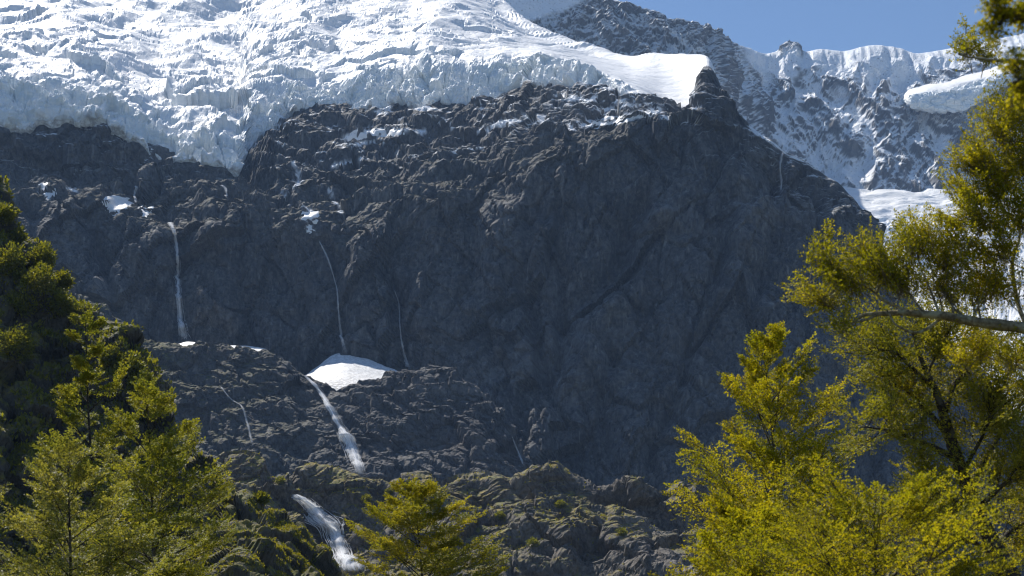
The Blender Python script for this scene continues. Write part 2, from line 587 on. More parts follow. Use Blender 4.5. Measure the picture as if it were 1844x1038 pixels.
# ------------------------------------------------------------------ glacier on the shelf
gl_tab = [  # px, foot py, lip py, Y of the foot, upper profile [(py, Y)]
    (-200, 228, 150, 962), (0, 228, 150, 962), (55, 226, 155, 962), (72, 212, 158, 962), (150, 210, 163, 962),
    (230, 245, 198, 959), (290, 284, 232, 957), (350, 292, 240, 955), (400, 297, 246, 952), (430, 312, 258, 949), (452, 266, 205, 1000),
    (500, 230, 180, 1030), (540, 200, 160, 1052), (650, 197, 146, 1056), (700, 190, 134, 1057), (800, 195, 133, 1028),
    (880, 192, 133, 1024), (915, 163, 117, 1028), (985, 157, 106, 988), (1060, 167, 124, 970), (1145, 178, 164, 930),
    (1200, 210, 203, 905), (1240, 212, 205, 900), (1275, 195, 188, 905), (1300, 240, 235, 905),
]
def top_of(px):
    return float(np.interp(px, [-200, 800, 880, 935, 1040, 1130, 1200, 1275, 1300], [-70, -70, -40, 47, 84, 107, 111, 116, 190]))
def ytop_of(px):
    return float(np.interp(px, [-200, 880, 935, 1040, 1130, 1200, 1300], [1620, 1560, 1420, 1280, 1190, 1150, 1040]))
cols = []
for px, fp, lp, Y in gl_tab:
    tp, ty = top_of(px), ytop_of(px)
    lipY = Y + 4 + (fp - lp) * 0.12
    pts = [(fp + 14, Y - 4), (fp, Y - 7), (lp, lipY)]
    for k in (0.2, 0.45, 0.72, 1.0):
        # height grows evenly up the slope
        py = lp + (tp - lp) * (k ** 0.85)
        pts.append((py, lipY + (ty - lipY) * k))
    P3 = [at(px, a, b) for a, b in pts]
    l = P3[-1]
    P3.append((l[0] * 1.08, l[1] * 1.08, l[2] - 40))
    cols.append((px, P3))

def gl_disp(P, N, u, v):
    P = P.astype(np.float32)
    w = np.stack([fbm(P, 60, 2, seed=90), fbm(P, 60, 2, seed=93), fbm(P, 60, 2, seed=96)], 1)
    q = P + w * 22
    # an icefall on the left, smooth snow on the right
    chaos = sstep(1010, 640, u + fbm(P, 120, 2, seed=99) * 160) * (0.18 + 0.82 * sstep(5.0, 2.9, v + fbm(P, 150, 2, seed=98) * 1.2))
    chaos = np.clip(chaos, 0.0, 1)
    surf = sstep(1.9, 2.3, v)
    d = (fbm(q, (120, 200, 90), 2, seed=101) * 10 + fbm(q, (80, 130, 70), 2, 0.4, seed=102, mode='r') * 7) * surf * (0.25 + 0.75 * sstep(1050, 700, u))
    rough = fbm(q, (56, 66, 50), 3, 0.45, seed=104, mode='r') * 7
    rough += facet(q, (34, 42, 32), 8, 1.0, 0.7, 0.2) * 4.6
    rough += facet(q, (14, 17, 13), 9, 1.0, 0.7, 0.3) * 1.5
    rough += facet(P, (6, 7, 5.5), 10, 0.9, 0.6) * 0.4
    rough *= 0.45 + 0.9 * sstep(-0.25, 0.35, fbm(P, (90, 160, 90), 2, seed=107))
    d += rough * chaos * (0.55 + 0.45 * surf) * sstep(1.0, 1.6, v)
    # long crevasses and swells of the smoother snow
    sw = fbm(q, (150, 26, 60), 3, 0.5, seed=110, mode='b') * 5.0
    cre = np.clip(0.10 - np.abs(perlin(q / np.array([130, 20, 60], np.float32), 115)), 0, 1) * -45
    calm = (1 - chaos * 0.92) * surf
    d += (sw * sstep(1150, 900, u) + cre * sstep(1180, 960, u) * sstep(-0.1, 0.25, fbm(P, 90, 2, seed=118))) * calm * 0.9
    d += (fbm(q, (70, 16, 40), 3, 0.5, seed=117) * 1.6 + fbm(P, (14, 14, 14), 3, 0.5, seed=119) * 0.35) * surf * sstep(900, 1050, u)
    # face of the ice cliff
    face = sstep(0.7, 1.2, v) * (1 - sstep(1.9, 2.25, v))
    d += (fbm(P, (14, 14, 40), 3, 0.55, seed=120, mode='r') * 6 + facet(P, (13, 13, 20), 12, 1.0, 0.8, 0.8) * 4
          + facet(P, (5, 5, 7), 13, 1, 0.6, 0.6) * 1.4) * face * sstep(1180, 1080, u)
    D = N * 0.6 + np.array([0, -0.1, 0.5], np.float32)
    Q = P + D * d[:, None]
    Q[:, 2] += 2.5 * sstep(1120, 1180, u) * surf
    rag = fbm(np.stack([P[:, 0], P[:, 0] * 0, P[:, 0] * 0], 1), 16, 3, 0.6, seed=125) * 9 + facet(np.stack([P[:, 0], P[:, 0] * 0, P[:, 0] * 0], 1), 11, 33, 1, 0.9) * 2.5
    Q[:, 2] += rag * np.exp(-((v - 2.0) / 0.3) ** 2) * sstep(1180, 1060, u) * 0.6 + rag * sstep(1.35, 0.9, v) * sstep(1150, 1060, u) * 0.8
    return Q

def gl_attr(P, N, u, v):
    n = fbm(P, 30, 3, seed=130)
    steep = sstep(0.78, 0.42, N[:, 2] + n * 0.15)
    lower = sstep(3.6, 2.0, v)
    ice = np.clip(steep * (0.25 + 0.75 * lower), 0, 1) * sstep(1170, 1080, u)
    dirt = sstep(1.25, 0.95, v) * 0.9 * sstep(1180, 1100, u)
    dirt = np.maximum(dirt, sstep(700, 350, u) * sstep(4.2, 2.6, v) * sstep(0.0, 0.3, fbm(P, (14, 60, 14), 3, seed=135)) * sstep(1.9, 2.2, v) * 0.35)
    return {'ice': ice, 'dirt': dirt}

V_, F_, A_, Q_ = sheet(cols, [4, 36, 48, 48, 36, 22, 3], 640, gl_disp, gl_attr, 2)
obj('glacier', mesh_np('glacier', V_, F_, False, A_), SNOW, label='broken white glacier ending in a pale blue ice cliff above the dark wall', category='glacier')
register(Q_)

# ------------------------------------------------------------------ snowy mountain behind, with its ridge
sky_x = [700, 880, 935, 980, 1040, 1085, 1140, 1180, 1230, 1290, 1335, 1400, 1412, 1432, 1446, 1480, 1520, 1570, 1620, 1650, 1700, 1760, 1844, 2000, 2200]
sky_y = [-70, -60, -50, -36, -14, -6, 9, 22, 38, 52, 84, 92, 79, 75, 95, 90, 93, 83, 88, 97, 90, 80, 62, 35, 10]
cols = []
for x, y in zip(sky_x, sky_y):
    k = float(sstep(1270, 1370, np.array(x)))
    Y1 = 2000 + 310 * k
    lip = 14 + 28 * k
    dl = 10 + 56 * k
    foot = 215 + 135 * k
    mid = y + (foot - y) * 0.5
    Yf = Y1 - 125 - 115 * k
    pts = [(y + 30, Y1 + 90), (y, Y1), (y + lip, Y1 - dl), (mid, (Y1 - dl) * 0.5 + Yf * 0.5), (foot, Yf), (foot + 160, Yf - 70)]
    cols.append((x, [at(x, a, b) for a, b in pts]))

def m_disp(P, N, u, v):
    P = P.astype(np.float32)
    w = np.stack([fbm(P, 90, 2, seed=140), fbm(P, 90, 2, seed=143), fbm(P, 90, 2, seed=146)], 1)
    q = P + w * 30
    snowtop = sstep(1320, 1345, u) * sstep(2.15, 1.6, v)
    pyy = 519 - (np.tan(np.arctan2(P[:, 2] - CAM_Z, P[:, 1]) - PITCH)) * FPX
    shoulder = sstep(20, -25, (u - 935) - (47 - pyy) * 2.6)
    body = sstep(0.95, 1.6, v) * (1 - 0.75 * snowtop) * (1 - 0.85 * shoulder)
    d = fbm(q, (130, 130, 220), 2, seed=150) * 20 * sstep(1.2, 2.2, v)
    # slanting ribs and gullies, three sizes
    g = np.zeros(len(P), np.float32)
    for wd, ln, am, ds, sd in ((75, 260, 17, 0.35, 155), (30, 150, 9, -0.25, 156), (12, 80, 4.5, 0.15, 157)):
        sl = q[:, 0] + q[:, 2] * ds + fbm(P, wd * 1.5, 2, seed=sd + 3) * wd * 0.5
        rb = 0.5 - np.abs(perlin(np.stack([sl / wd, q[:, 1] / ln, q[:, 2] / ln], 1).astype(np.float32), sd)) * 2
        d += rb * am * body
        g += rb * (0.5 if wd > 50 else 0.35 if wd > 20 else 0.25)
    m_disp.gully = g
    d += facet(q, (22, 22, 34), 14, 1.0, 0.6) * 3.2 * body
    d += facet(P, (8, 8, 12), 15, 1.0, 0.6, 0.3) * 1.6 * body
    d += (facet(P, (16, 16, 14), 16, 1, .7, .3) * 4 + facet(P, (7, 7, 6), 18, 1, .6, .3) * 1.6) * np.maximum(sstep(1345, 1310, u), sstep(1396, 1408, u) * sstep(1452, 1444, u) * sstep(1.8, 1.4, v)) * sstep(0.9, 1.0, v) * (1 - shoulder)
    # flutes in the ridge snow
    fl = np.stack([(P[:, 0] - P[:, 2] * 0.2) / 13, P[:, 1] / 300, P[:, 2] / 300], 1).astype(np.float32)
    d += np.abs(perlin(fl, 166)) * -4.5 * snowtop * sstep(0.98, 1.3, v)
    d += fbm(P, (60, 60, 60), 2, seed=168) * 5 * snowtop * sstep(0.98, 1.3, v)
    return P + (N * 0.8 + np.array([0, -0.15, 0.15], np.float32)) * d[:, None]

def m_attr(P, N, u, v):
    pr = np.stack([P[:, 0] + P[:, 2] * 0.3, P[:, 1], P[:, 2]], 1)
    n = fbm(pr, (9, 14, 55), 5, 0.62, seed=170)
    pyy = 519 - (np.tan(np.arctan2(P[:, 2] - CAM_Z, P[:, 1]) - PITCH)) * FPX
    shoulder = sstep(16, -10, (u - 935) - (47 - pyy) * 2.6 + n * 40)
    big = fbm(P, (90, 90, 90), 3, 0.5, seed=175)
    top = sstep(1325, 1350, u) * sstep(2.35, 1.9, v + big * 1.2 + n * 0.5)
    s = sstep(0.20, 0.46, N[:, 2] * 0.75 + n * 0.36 + big * 0.28 - m_disp.gully * 0.6 + 0.12)
    s = np.maximum(s, top * (1 - sstep(1400, 1410, u) * (1 - sstep(1446, 1456, u)) * sstep(1.5, 1.0, v) * (N[:, 2] < 0.75)))
    tor = sstep(1396, 1406, u) * sstep(1450, 1442, u) * sstep(1.55, 1.3, v)
    s = s * (1 - tor * (0.9 - 0.6 * sstep(0.5, 0.8, N[:, 2] + n * 0.3)))
    left = sstep(1330, 1290, u)
    s = np.maximum(s * (1 - 0.3 * left), shoulder)
    return {'snow': s, 'moss': s * 0}

V_, F_, A_, Q_ = sheet(cols, [3, 34, 74, 74, 8], 560, m_disp, m_attr, 1)
obj('mountain', mesh_np('mountain', V_, F_, False, A_), M_ROCK, label='far snow dusted rock mountain with a white corniced ridge under the sky', kind='structure')
register(Q_)

# hanging ice on that mountain
h_x = [1622, 1640, 1680, 1720, 1760, 1800, 1840, 1870]
h_back = [176, 160, 150, 142, 130, 116, 104, 110]
h_lip = [180, 172, 164, 156, 146, 134, 122, 120]
h_bot = [184, 192, 200, 202, 184, 158, 142, 124]
cols = []
for x, a, b, c in zip(h_x, h_back, h_lip, h_bot):
    e = 1 if 1630 < x < 1860 else 0
    cols.append((x, [at(x, a + 4, 2290), at(x, a, 2250), at(x, b, 2140 + (1 - e) * 70), at(x, (b + c) / 2, 2122 + (1 - e) * 90), at(x, c, 2124 + (1 - e) * 90), at(x, c + 3, 2240)]))
def h_disp(P, N, u, v):
    P = P.astype(np.float32)
    f = sstep(1.9, 2.2, v)
    d = (fbm(P, (30, 30, 20), 3, seed=180, mode='r') * 5 + facet(P, (22, 22, 14), 17, 1, .7, .5) * 3.5 + facet(P, (8, 8, 7), 18, 1, .7, .4) * 1.4) * f + fbm(P, 50, 2, seed=183) * 4 * (1 - f)
    return P + N * d[:, None]
def h_attr(P, N, u, v):
    return {'ice': sstep(1.9, 2.15, v), 'dirt': sstep(4.2, 5, v) * 0.3}
V_, F_, A_, Q_ = sheet(cols, [4, 22, 16, 20, 6], 150, h_disp, h_attr, 1)
obj('hanging_glacier', mesh_np('hanging_glacier', V_, F_, False, A_), SNOW2, label='small hanging glacier with a blue ice face clinging to the far mountain', category='glacier')

# lower ice field beyond the right end of the wall
cols = []
for x in (1380, 1500, 1600, 1700, 1800, 1950, 2150):
    k = (x - 1380) / 770
    cols.append((x, [at(x, 338 - 10 * k, 2090), at(x, 350 - 6 * k, 2030), at(x, 385, 1920), at(x, 440, 1780), at(x, 540, 1560), at(x, 680, 1330), at(x, 900, 1040)]))
def l_disp(P, N, u, v):
    P = P.astype(np.float32)
    w = np.stack([fbm(P, 80, 2, seed=190), fbm(P, 80, 2, seed=193), fbm(P, 80, 2, seed=196)], 1)
    q = P + w * 30
    k = sstep(1.6, 3.0, v)
    d = fbm(q, (120, 60, 60), 3, 0.5, seed=200, mode='b') * 9
    d += (fbm(q, (45, 30, 30), 3, 0.5, seed=205, mode='r') * 5 + facet(q, (44, 60, 36), 19, 1, .7) * 5 + facet(q, (14, 22, 14), 20, 1, .6, .3) * 1.5) * k
    return P + (N * .6 + np.array([0, 0, .5], np.float32)) * d[:, None]
def l_attr(P, N, u, v):
    return {'ice': sstep(0.85, 0.5, N[:, 2]) * sstep(1.2, 2.6, v), 'dirt': v * 0}
V_, F_, A_, Q_ = sheet(cols, [8, 36, 36, 30, 10, 5], 200, l_disp, l_attr, 1)
obj('lower_glacier', mesh_np('lower_glacier', V_, F_, False, A_), SNOW2, label='bright snow field with soft swells below the far mountain, right of the dark wall', category='glacier')
register(Q_)

# ------------------------------------------------------------------ rock terrace in front of the wall
e_tab = [(-200, 420, 735), (0, 470, 740), (100, 510, 742), (170, 543, 745), (230, 590, 748), (330, 624, 752), (400, 628, 755), (470, 630, 755), (520, 648, 752), (555, 682, 745),
         (600, 694, 740), (640, 686, 742), (700, 680, 745), (770, 675, 745), (850, 690, 740), (900, 752, 728), (960, 842, 712), (1000, 888, 705), (1100, 935, 700), (1400, 985, 690)]
cols = []
for x, y, Y in e_tab:
    c = at(x, y, Y)
    f = max(900, y + 40)
    cols.append((x, [lev(x, c[2] - 6, 872), lev(x, c[2] - 4, 800), c, at(x, y + (f - y) * 0.22, Y - 22 * (f - y) / 250), at(x, y + (f - y) * 0.6, Y - 52 * (f - y) / 250), at(x, f, Y - 82 * (f - y) / 250 - 3), at(x, 1100, Y - 82 * (f - y) / 250 - 28)]))
def e_disp(P, N, u, v):
    P = P.astype(np.float32)
    w = np.stack([fbm(P, 30, 2, seed=210), fbm(P, 30, 2, seed=213), fbm(P, 30, 2, seed=216)], 1)
    q = P + w * 9
    b = sstep(1.2, 2.3, v)
    d = fbm(q, (45, 45, 60), 2, seed=220) * 5 * b
    # bedding dips down to the right
    s = q[:, 0] * 0.45 + q[:, 2] * 0.9
    bed = s / 7.5 + fbm(P, 30, 2, seed=224)
    fr = bed - np.floor(bed)
    d += (1 - fr) * 1.3 * b
    d += fbm(q, (22, 22, 26), 3, 0.5, seed=228, mode='r') * 2.4 * b
    q = P + w * 2.5
    d += facet(q, (26, 26, 32), 22, 1, .6, .2) * 2.8 * b
    d += facet(q, (12, 12, 15), 23, 1, .6, .4) * 1.6 * b
    d += facet(P, (5.5, 5.5, 7), 24, 1, .6, .7) * 0.7
    d += facet(P, (2.4, 2.4, 3), 25, 1, .5, .6) * 0.4
    Q = P + N * d[:, None]
    Q[:, 2] += (terrace(Q, 13, 235, 40, 1.3, 0.3, 0.3, 1.0) + terrace(Q, 4, 237, 20, 1.2, 0.25, 0.3, 1.0)) * b * sstep(6, 5, v)
    return Q
def e_attr(P, N, u, v):
    n = fbm(P, 10, 4, 0.55, seed=240)
    moss = sstep(0.62, 0.85, N[:, 2] + n * 0.3) * sstep(640, 380, u) * 0.9
    moss = np.maximum(moss, sstep(0.3, 0.6, N[:, 2] + n * 0.3) * sstep(345, 290, u))
    return {'snow': moss * 0, 'moss': moss}
V_, F_, A_, Q_ = sheet(cols, [4, 22, 56, 84, 56, 6], 500, e_disp, e_attr, 2)
obj('rock_terrace', mesh_np('rock_terrace', V_, F_, False, A_), T_ROCK, label='sloping grey rock terrace crossed by the long waterfall', kind='structure')
register(Q_)

# ------------------------------------------------------------------ mossy bluffs in the valley
f_x = [310, 340, 380, 440, 480, 520, 560, 640, 690, 740, 790, 840, 880, 920, 960, 1000, 1040, 1090, 1110, 1150, 1180, 1220, 1260, 1290, 1350, 1500, 1700]
f_y = [850, 850, 848, 838, 858, 874, 866, 880, 896, 882, 870, 850, 856, 864, 851, 850, 858, 872, 860, 866, 890, 874, 880, 900, 915, 930, 940]
cols = []
for x, y in zip(f_x, f_y):
    gap = math.exp(-((x - 585) / 45.0) ** 2)          # the stream's notch
    c = at(x, y, 382)
    cols.append((x, [lev(x, c[2] - 22, 450), lev(x, c[2] - 3, 398), c, at(x, y + 42, 373 + 7 * gap), at(x, y + 78, 360 + 16 * gap), at(x, min(y + 128, 1010), 351 + 20 * gap), at(x, 1034, 340 + 22 * gap), at(x, 1100, 328 + 10 * gap)]))
def f_disp(P, N, u, v):
    P = P.astype(np.float32)
    w = np.stack([fbm(P, 18, 2, seed=250), fbm(P, 18, 2, seed=253), fbm(P, 18, 2, seed=256)], 1)
    q = P + w * 6
    b = sstep(1.0, 2.4, v)
    d = fbm(q, (60, 60, 42), 2, 0.4, seed=260) * 10.0 * b
    d += fbm(P, (24, 24, 17), 2, 0.4, seed=264, mode='b') * -6.2 * (0.25 + 0.75 * b)
    q = P + w * 1.2
    d += facet(q, (15, 15, 11), 26, 1, .6, .2) * 2.6 * b
    d += facet(q, (7, 7, 5), 27, 1, .6, .4) * 0.9
    d += facet(P, (3.2, 3.2, 2.4), 28, 1, .5, .6) * 0.36
    d += facet(P, (1.4, 1.4, 1.1), 29, 1, .5, .5) * 0.13
    s = P[:, 0] * -0.40 + P[:, 2] * 0.9
    bed = s / 1.9 + fbm(P, 12, 2, seed=268) * 0.8
    d += (1 - (bed - np.floor(bed))) * 0.3 * b
    return P + (N * .8 + np.array([0, -.1, .2], np.float32)) * d[:, None]
def f_attr(P, N, u, v):
    n = fbm(P, 7, 4, 0.55, seed=280)
    n2 = fbm(P, 22, 2, 0.5, seed=285)
    moss = sstep(0.58, 0.82, N[:, 2] + n * 0.35) * sstep(-0.15, 0.2, n2 + 0.3 * sstep(700, 500, u) + 0.2)
    return {'snow': moss * 0, 'moss': moss}
V_, F_, A_, Q_ = sheet(cols, [4, 18, 52, 42, 44, 30, 24], 540, f_disp, f_attr, 2)
obj('valley_bluffs', mesh_np('valley_bluffs', V_, F_, False, A_), B_ROCK, label='knobbly dark rock bluffs with patches of moss below the wall', kind='structure')
BLUFF_Q = Q_
register(Q_)

# ------------------------------------------------------------------ steep dark hillside on the left
g_tab = [(-300, 180, 185), (-100, 270, 182), (0, 335, 180), (22, 412, 178), (65, 448, 176), (110, 525, 174), (135, 548, 173), (190, 575, 170), (250, 622, 167), (272, 675, 164),
         (300, 745, 160), (350, 812, 155), (400, 850, 150), (440, 890, 146), (480, 926, 143), (520, 953, 140), (560, 990, 137), (605, 1034, 135), (660, 1090, 132)]
cols = []
for x, y, Y in g_tab:
    c = at(x, y, Y)
    b = max(1090, y + 30)
    h = (b - y) / 700.0 * (1 + 2.2 * float(sstep(330, 440, np.array(x))))
    cols.append((x, [lev(x, c[2] - 25, Y + 60), lev(x, c[2] - 5, Y + 15), c, at(x, y + (b - y) * 0.3, Y - 13 * h), at(x, y + (b - y) * 0.65, Y - 26 * h), at(x, b, Y - 38 * h)]))
def g_disp(P, N, u, v):
    P = P.astype(np.float32)
    b = sstep(1.5, 2.6, v)
    d = fbm(P, (18, 18, 14), 3, 0.5, seed=300) * 4.2 * b
    d += fbm(P, (7, 7, 5), 3, 0.5, seed=304, mode='b') * -1.3
    d += facet(P, (4.5, 4.5, 3.6), 31, 1, .7, .4) * 1.2
    d += facet(P, (1.9, 1.9, 1.5), 34, 1, .6, .5) * 0.42
    d += fbm(P, 1.6, 3, 0.55, seed=308) * 0.5
    return P + N * d[:, None]
def g_attr(P, N, u, v):
    n = fbm(P, 4, 3, 0.55, seed=310)
    return {'snow': n * 0, 'moss': sstep(0.15, 0.55, N[:, 2] + n * 0.35)}
V_, F_, A_, Q_ = sheet(cols, [4, 10, 54, 60, 46], 330, g_disp, g_attr, 2)
obj('hillside', mesh_np('hillside', V_, F_, False, A_), H_ROCK, label='steep dark bush covered hillside on the left', kind='structure')
HILL_Q = Q_
register(Q_, 1)

# ------------------------------------------------------------------ valley floor, out to the horizon
gx = np.concatenate([np.linspace(-12000, -400, 24, endpoint=False), np.linspace(-400, 400, 70, endpoint=False), np.linspace(400, 12000, 24)])
gy = np.concatenate([np.linspace(-12000, -100, 20, endpoint=False), np.linspace(-100, 320, 60, endpoint=False), np.linspace(320, 16000, 30)])
GX, GY = np.meshgrid(gx, gy, indexing='ij')
GP = np.stack([GX.ravel(), GY.ravel(), GX.ravel() * 0], 1).astype(np.float32)
near = sstep(600, 250, np.hypot(GP[:, 0], GP[:, 1]))
GP[:, 2] = fbm(GP, 14, 3, seed=320) * 0.5 * near * sstep(1, 6, np.hypot(GP[:, 0], GP[:, 1])) - sstep(40, 90, GP[:, 1]) * 3 - sstep(250, 3000, np.hypot(GP[:, 0], GP[:, 1])) * 30
obj('ground', mesh_np('ground', GP, grid_faces(len(gx), len(gy)), True, {'snow': GP[:, 0] * 0, 'moss': GP[:, 0] * 0 + 0.8}), H_ROCK, label='grassy valley floor', kind='structure')

# ------------------------------------------------------------------ snow lying on the rocks
def in_poly(x, y, poly):
    c = np.zeros(x.shape, bool)
    n = len(poly)
    for i in range(n):
        x0, y0 = poly[i]
        x1, y1 = poly[(i + 1) % n]
        with np.errstate(divide='ignore', invalid='ignore'):
            t = ((y0 > y) != (y1 > y)) & (x < (x1 - x0) * (y - y0) / (y1 - y0 + 1e-9) + x0)
        c ^= t
    return c

def edge_dist(x, y, poly):
    d = np.full(x.shape, 1e9)
    n = len(poly)
    for i in range(n):
        a = np.array(poly[i], float)
        b = np.array(poly[(i + 1) % n], float)
        ab = b - a
        t = np.clip(((x - a[0]) * ab[0] + (y - a[1]) * ab[1]) / (ab @ ab + 1e-9), 0, 1)
        d = np.minimum(d, np.hypot(x - a[0] - t * ab[0], y - a[1] - t * ab[1]))
    return d

def snow_patch(poly, label, thick=1.3, step=1.8, seed=0):
    xs = np.arange(min(p[0] for p in poly) - 6, max(p[0] for p in poly) + 6, step)
    ys = np.arange(min(p[1] for p in poly) - 5, max(p[1] for p in poly) + 5, step * 0.7)
    X, Y = np.meshgrid(xs, ys, indexing='ij')
    q = np.stack([X.ravel() / 9, Y.ravel() / 5, X.ravel() * 0 + seed * 3.3], 1).astype(np.float32)
    wx = perlin(q, 400).reshape(X.shape) * 12
    wy = perlin(q, 401).reshape(X.shape) * 6
    ins = in_poly(X + wx, Y + wy, poly)
    ed = edge_dist(X + wx, Y + wy, poly) * np.where(ins, 1, -1)
    idx = -np.ones(X.shape, int)
    verts = []
    for i in range(X.shape[0]):
        for j in range(X.shape[1]):
            if ed[i, j] < -3.5:
                continue
            h = hit(X[i, j], Y[i, j])
            if h is None or h[0].y > 1150:
                continue
            k = float(np.clip((ed[i, j] - 0.2) / 4.0, -0.7, 1))
            if h[1].z < 0.10:
                k = min(k, -0.5)
            up = Vector((0, -0.45, 0.9))
            idx[i, j] = len(verts)
            verts.append(tuple(h[0] + up * (thick * k)))
    faces = []
    for i in range(X.shape[0] - 1):
        for j in range(X.shape[1] - 1):
            f = (idx[i, j], idx[i + 1, j], idx[i + 1, j + 1], idx[i, j + 1])
            if min(f) < 0:
                continue
            ysp = [verts[k][1] for k in f]
            if max(ysp) - min(ysp) > 16:
                continue
            faces.append(f[::-1])
    if not faces:
        return
    par = list(range(len(verts)))
    def find(a):
        while par[a] != a:
            par[a] = par[par[a]]
            a = par[a]
        return a
    for f in faces:
        for k in f[1:]:
            par[find(k)] = find(f[0])
    cnt = {}
    for f in faces:
        cnt[find(f[0])] = cnt.get(find(f[0]), 0) + 1
    big = max(cnt, key=cnt.get)
    faces = [f for f in faces if find(f[0]) == big]
    used = sorted({k for f in faces for k in f})
    remap = {k: i for i, k in enumerate(used)}
    faces = [tuple(remap[k] for k in f) for f in faces]
    vv = np.array([verts[k] for k in used])
    e = np.array([(f[i], f[(i + 1) % 4]) for f in faces for i in range(4)])
    for _ in range(5):
        acc = np.zeros_like(vv)
        num = np.zeros(len(vv))
        for a, b in ((0, 1), (1, 0)):
            np.add.at(acc, e[:, a], vv[e[:, b]])
            np.add.at(num, e[:, a], 1)
        vv = vv * 0.4 + acc / num[:, None] * 0.6
    me = mesh_np('snow_patch', vv, np.array(faces), True, {'ice': vv[:, 0] * 0, 'dirt': vv[:, 0] * 0 + 0.12})
    obj('snow_patch', me, PATCH, label=label, category='snow patch', group='old snow lying on the rock shelf')

patches = [
    ([(176, 356), (215, 352), (243, 366), (218, 386), (200, 388)], 'wide white snow patch on the left brow of the wall'),
    ([(246, 368), (277, 371), (268, 386), (258, 394)], 'small snow patch just right of the wide one on the left brow'),
    ([(540, 382), (574, 381), (570, 402), (558, 424), (547, 404)], 'snow patch at the head of the thin middle waterfall'),
    ([(620, 251), (640, 233), (700, 233), (764, 239), (690, 246), (640, 255)], 'long snow patch on the upper shelf below the ice cliff'),
    ([(1036, 224), (1090, 211), (1184, 197), (1152, 213), (1100, 228), (1060, 229)], 'long bright snow strip beside the smooth snow field'),
    ([(72, 330), (94, 328), (98, 350), (80, 360)], 'snow patch on the ledge at the far left of the wall'),
]
for k, (poly, lab) in enumerate(patches):
    snow_patch(poly, lab, seed=k)

# avalanche cone at the foot of the wall
cx = [540, 556, 580, 600, 625, 650, 690, 720, 742]
ct = [684, 672, 654, 641, 635, 642, 659, 671, 681]
cols = []
for x, y in zip(cx, ct):
    k = (y - 635) / 49.0
    t = at(x, y, 843 - 30 * k)
    b = at(x, 702, 748)
    cols.append((x, [(t[0], t[1] + 14, t[2] - 6), t, tuple(np.array(t) * 0.5 + np.array(b) * 0.5 + np.array([0, 0, -1.5])), b, (b[0], b[1] - 8, b[2] - 12)]))
def s_disp(P, N, u, v):
    P = P.astype(np.float32)
    d = fbm(P, (26, 26, 20), 3, 0.5, seed=330) * 1.6 + fbm(P, 4, 3, 0.5, seed=333) * 0.25
    return P + N * d[:, None]
V_, F_, A_, Q_ = sheet(cols, [4, 30, 30, 5], 90, s_disp, lambda P, N, u, v: {'ice': u * 0, 'dirt': sstep(1.6, 2.9, v) * 0.6 + 0.5}, 1)
obj('snow_cone', mesh_np('snow_cone', V_, F_, True, A_), PATCH, label='white avalanche snow cone at the foot of the wall above the long waterfall', category='snow patch')

# strip of old snow under the tall waterfall
cols = []
for x, y in ((318, 622), (340, 617), (365, 617), (395, 621), (440, 624), (480, 629)):
    t = at(x, y, 815)
    b = at(x, y + 22, 768)
    cols.append((x, [(t[0], t[1] + 6, t[2] - 4), t, b, (b[0], b[1] - 4, b[2] - 8)]))
V_, F_, A_, Q_ = sheet(cols, [3, 10, 3], 60, s_disp, lambda P, N, u, v: {'ice': u * 0 + 0.3, 'dirt': u * 0 + 0.25}, 0)
obj('snow_patch', mesh_np('snow_strip', V_, F_, True, A_), PATCH, label='low bluish strip of snow under the tall left waterfall', category='snow patch', group='old snow lying on the rock shelf')

# ------------------------------------------------------------------ waterfalls: many strands of white water
def water_mat():
    m = NT('white_water')
    cb = m.n('CombineXYZ')
    m.put(cb.inputs[0], m.attr('across'))
    m.put(cb.inputs[1], m.attr('along'))
    v = cb.outputs[0]
    silk = m.noise(3.2, 6, 0.62, vec=v, dist=0.5, sc=(1.0, 0.28, 1))
    gap = m.noise(1.1, 4, 0.6, vec=v, dist=0.6, sc=(1.0, 0.55, 1))
    d = m.n('BsdfDiffuse')
    m.put(d.inputs[0], (0.97, 0.97, 0.97))
    t = m.n('BsdfTranslucent')
    m.put(t.inputs[0], (0.95, 0.96, 0.97))
    mx = m.n('MixShader')
    mx.inputs[0].default_value = 0.5
    m.t.links.new(d.outputs[0], mx.inputs[1])
    m.t.links.new(t.outputs[0], mx.inputs[2])
    tr = m.n('BsdfTransparent')
    m2 = m.n('MixShader')
    al = m.math('MULTIPLY', m.ramp(silk, 0.28, 0.52, 0.25, 1.0), m.ramp(gap, 0.26, 0.42, 0.45, 1.0))
    al = m.math('MULTIPLY', al, m.attr('body'))
    m.put(m2.inputs[0], al)
    m.t.links.new(tr.outputs[0], m2.inputs[1])
    m.t.links.new(mx.outputs[0], m2.inputs[2])
    return m.end(m2.outputs[0])
WATER = water_mat()

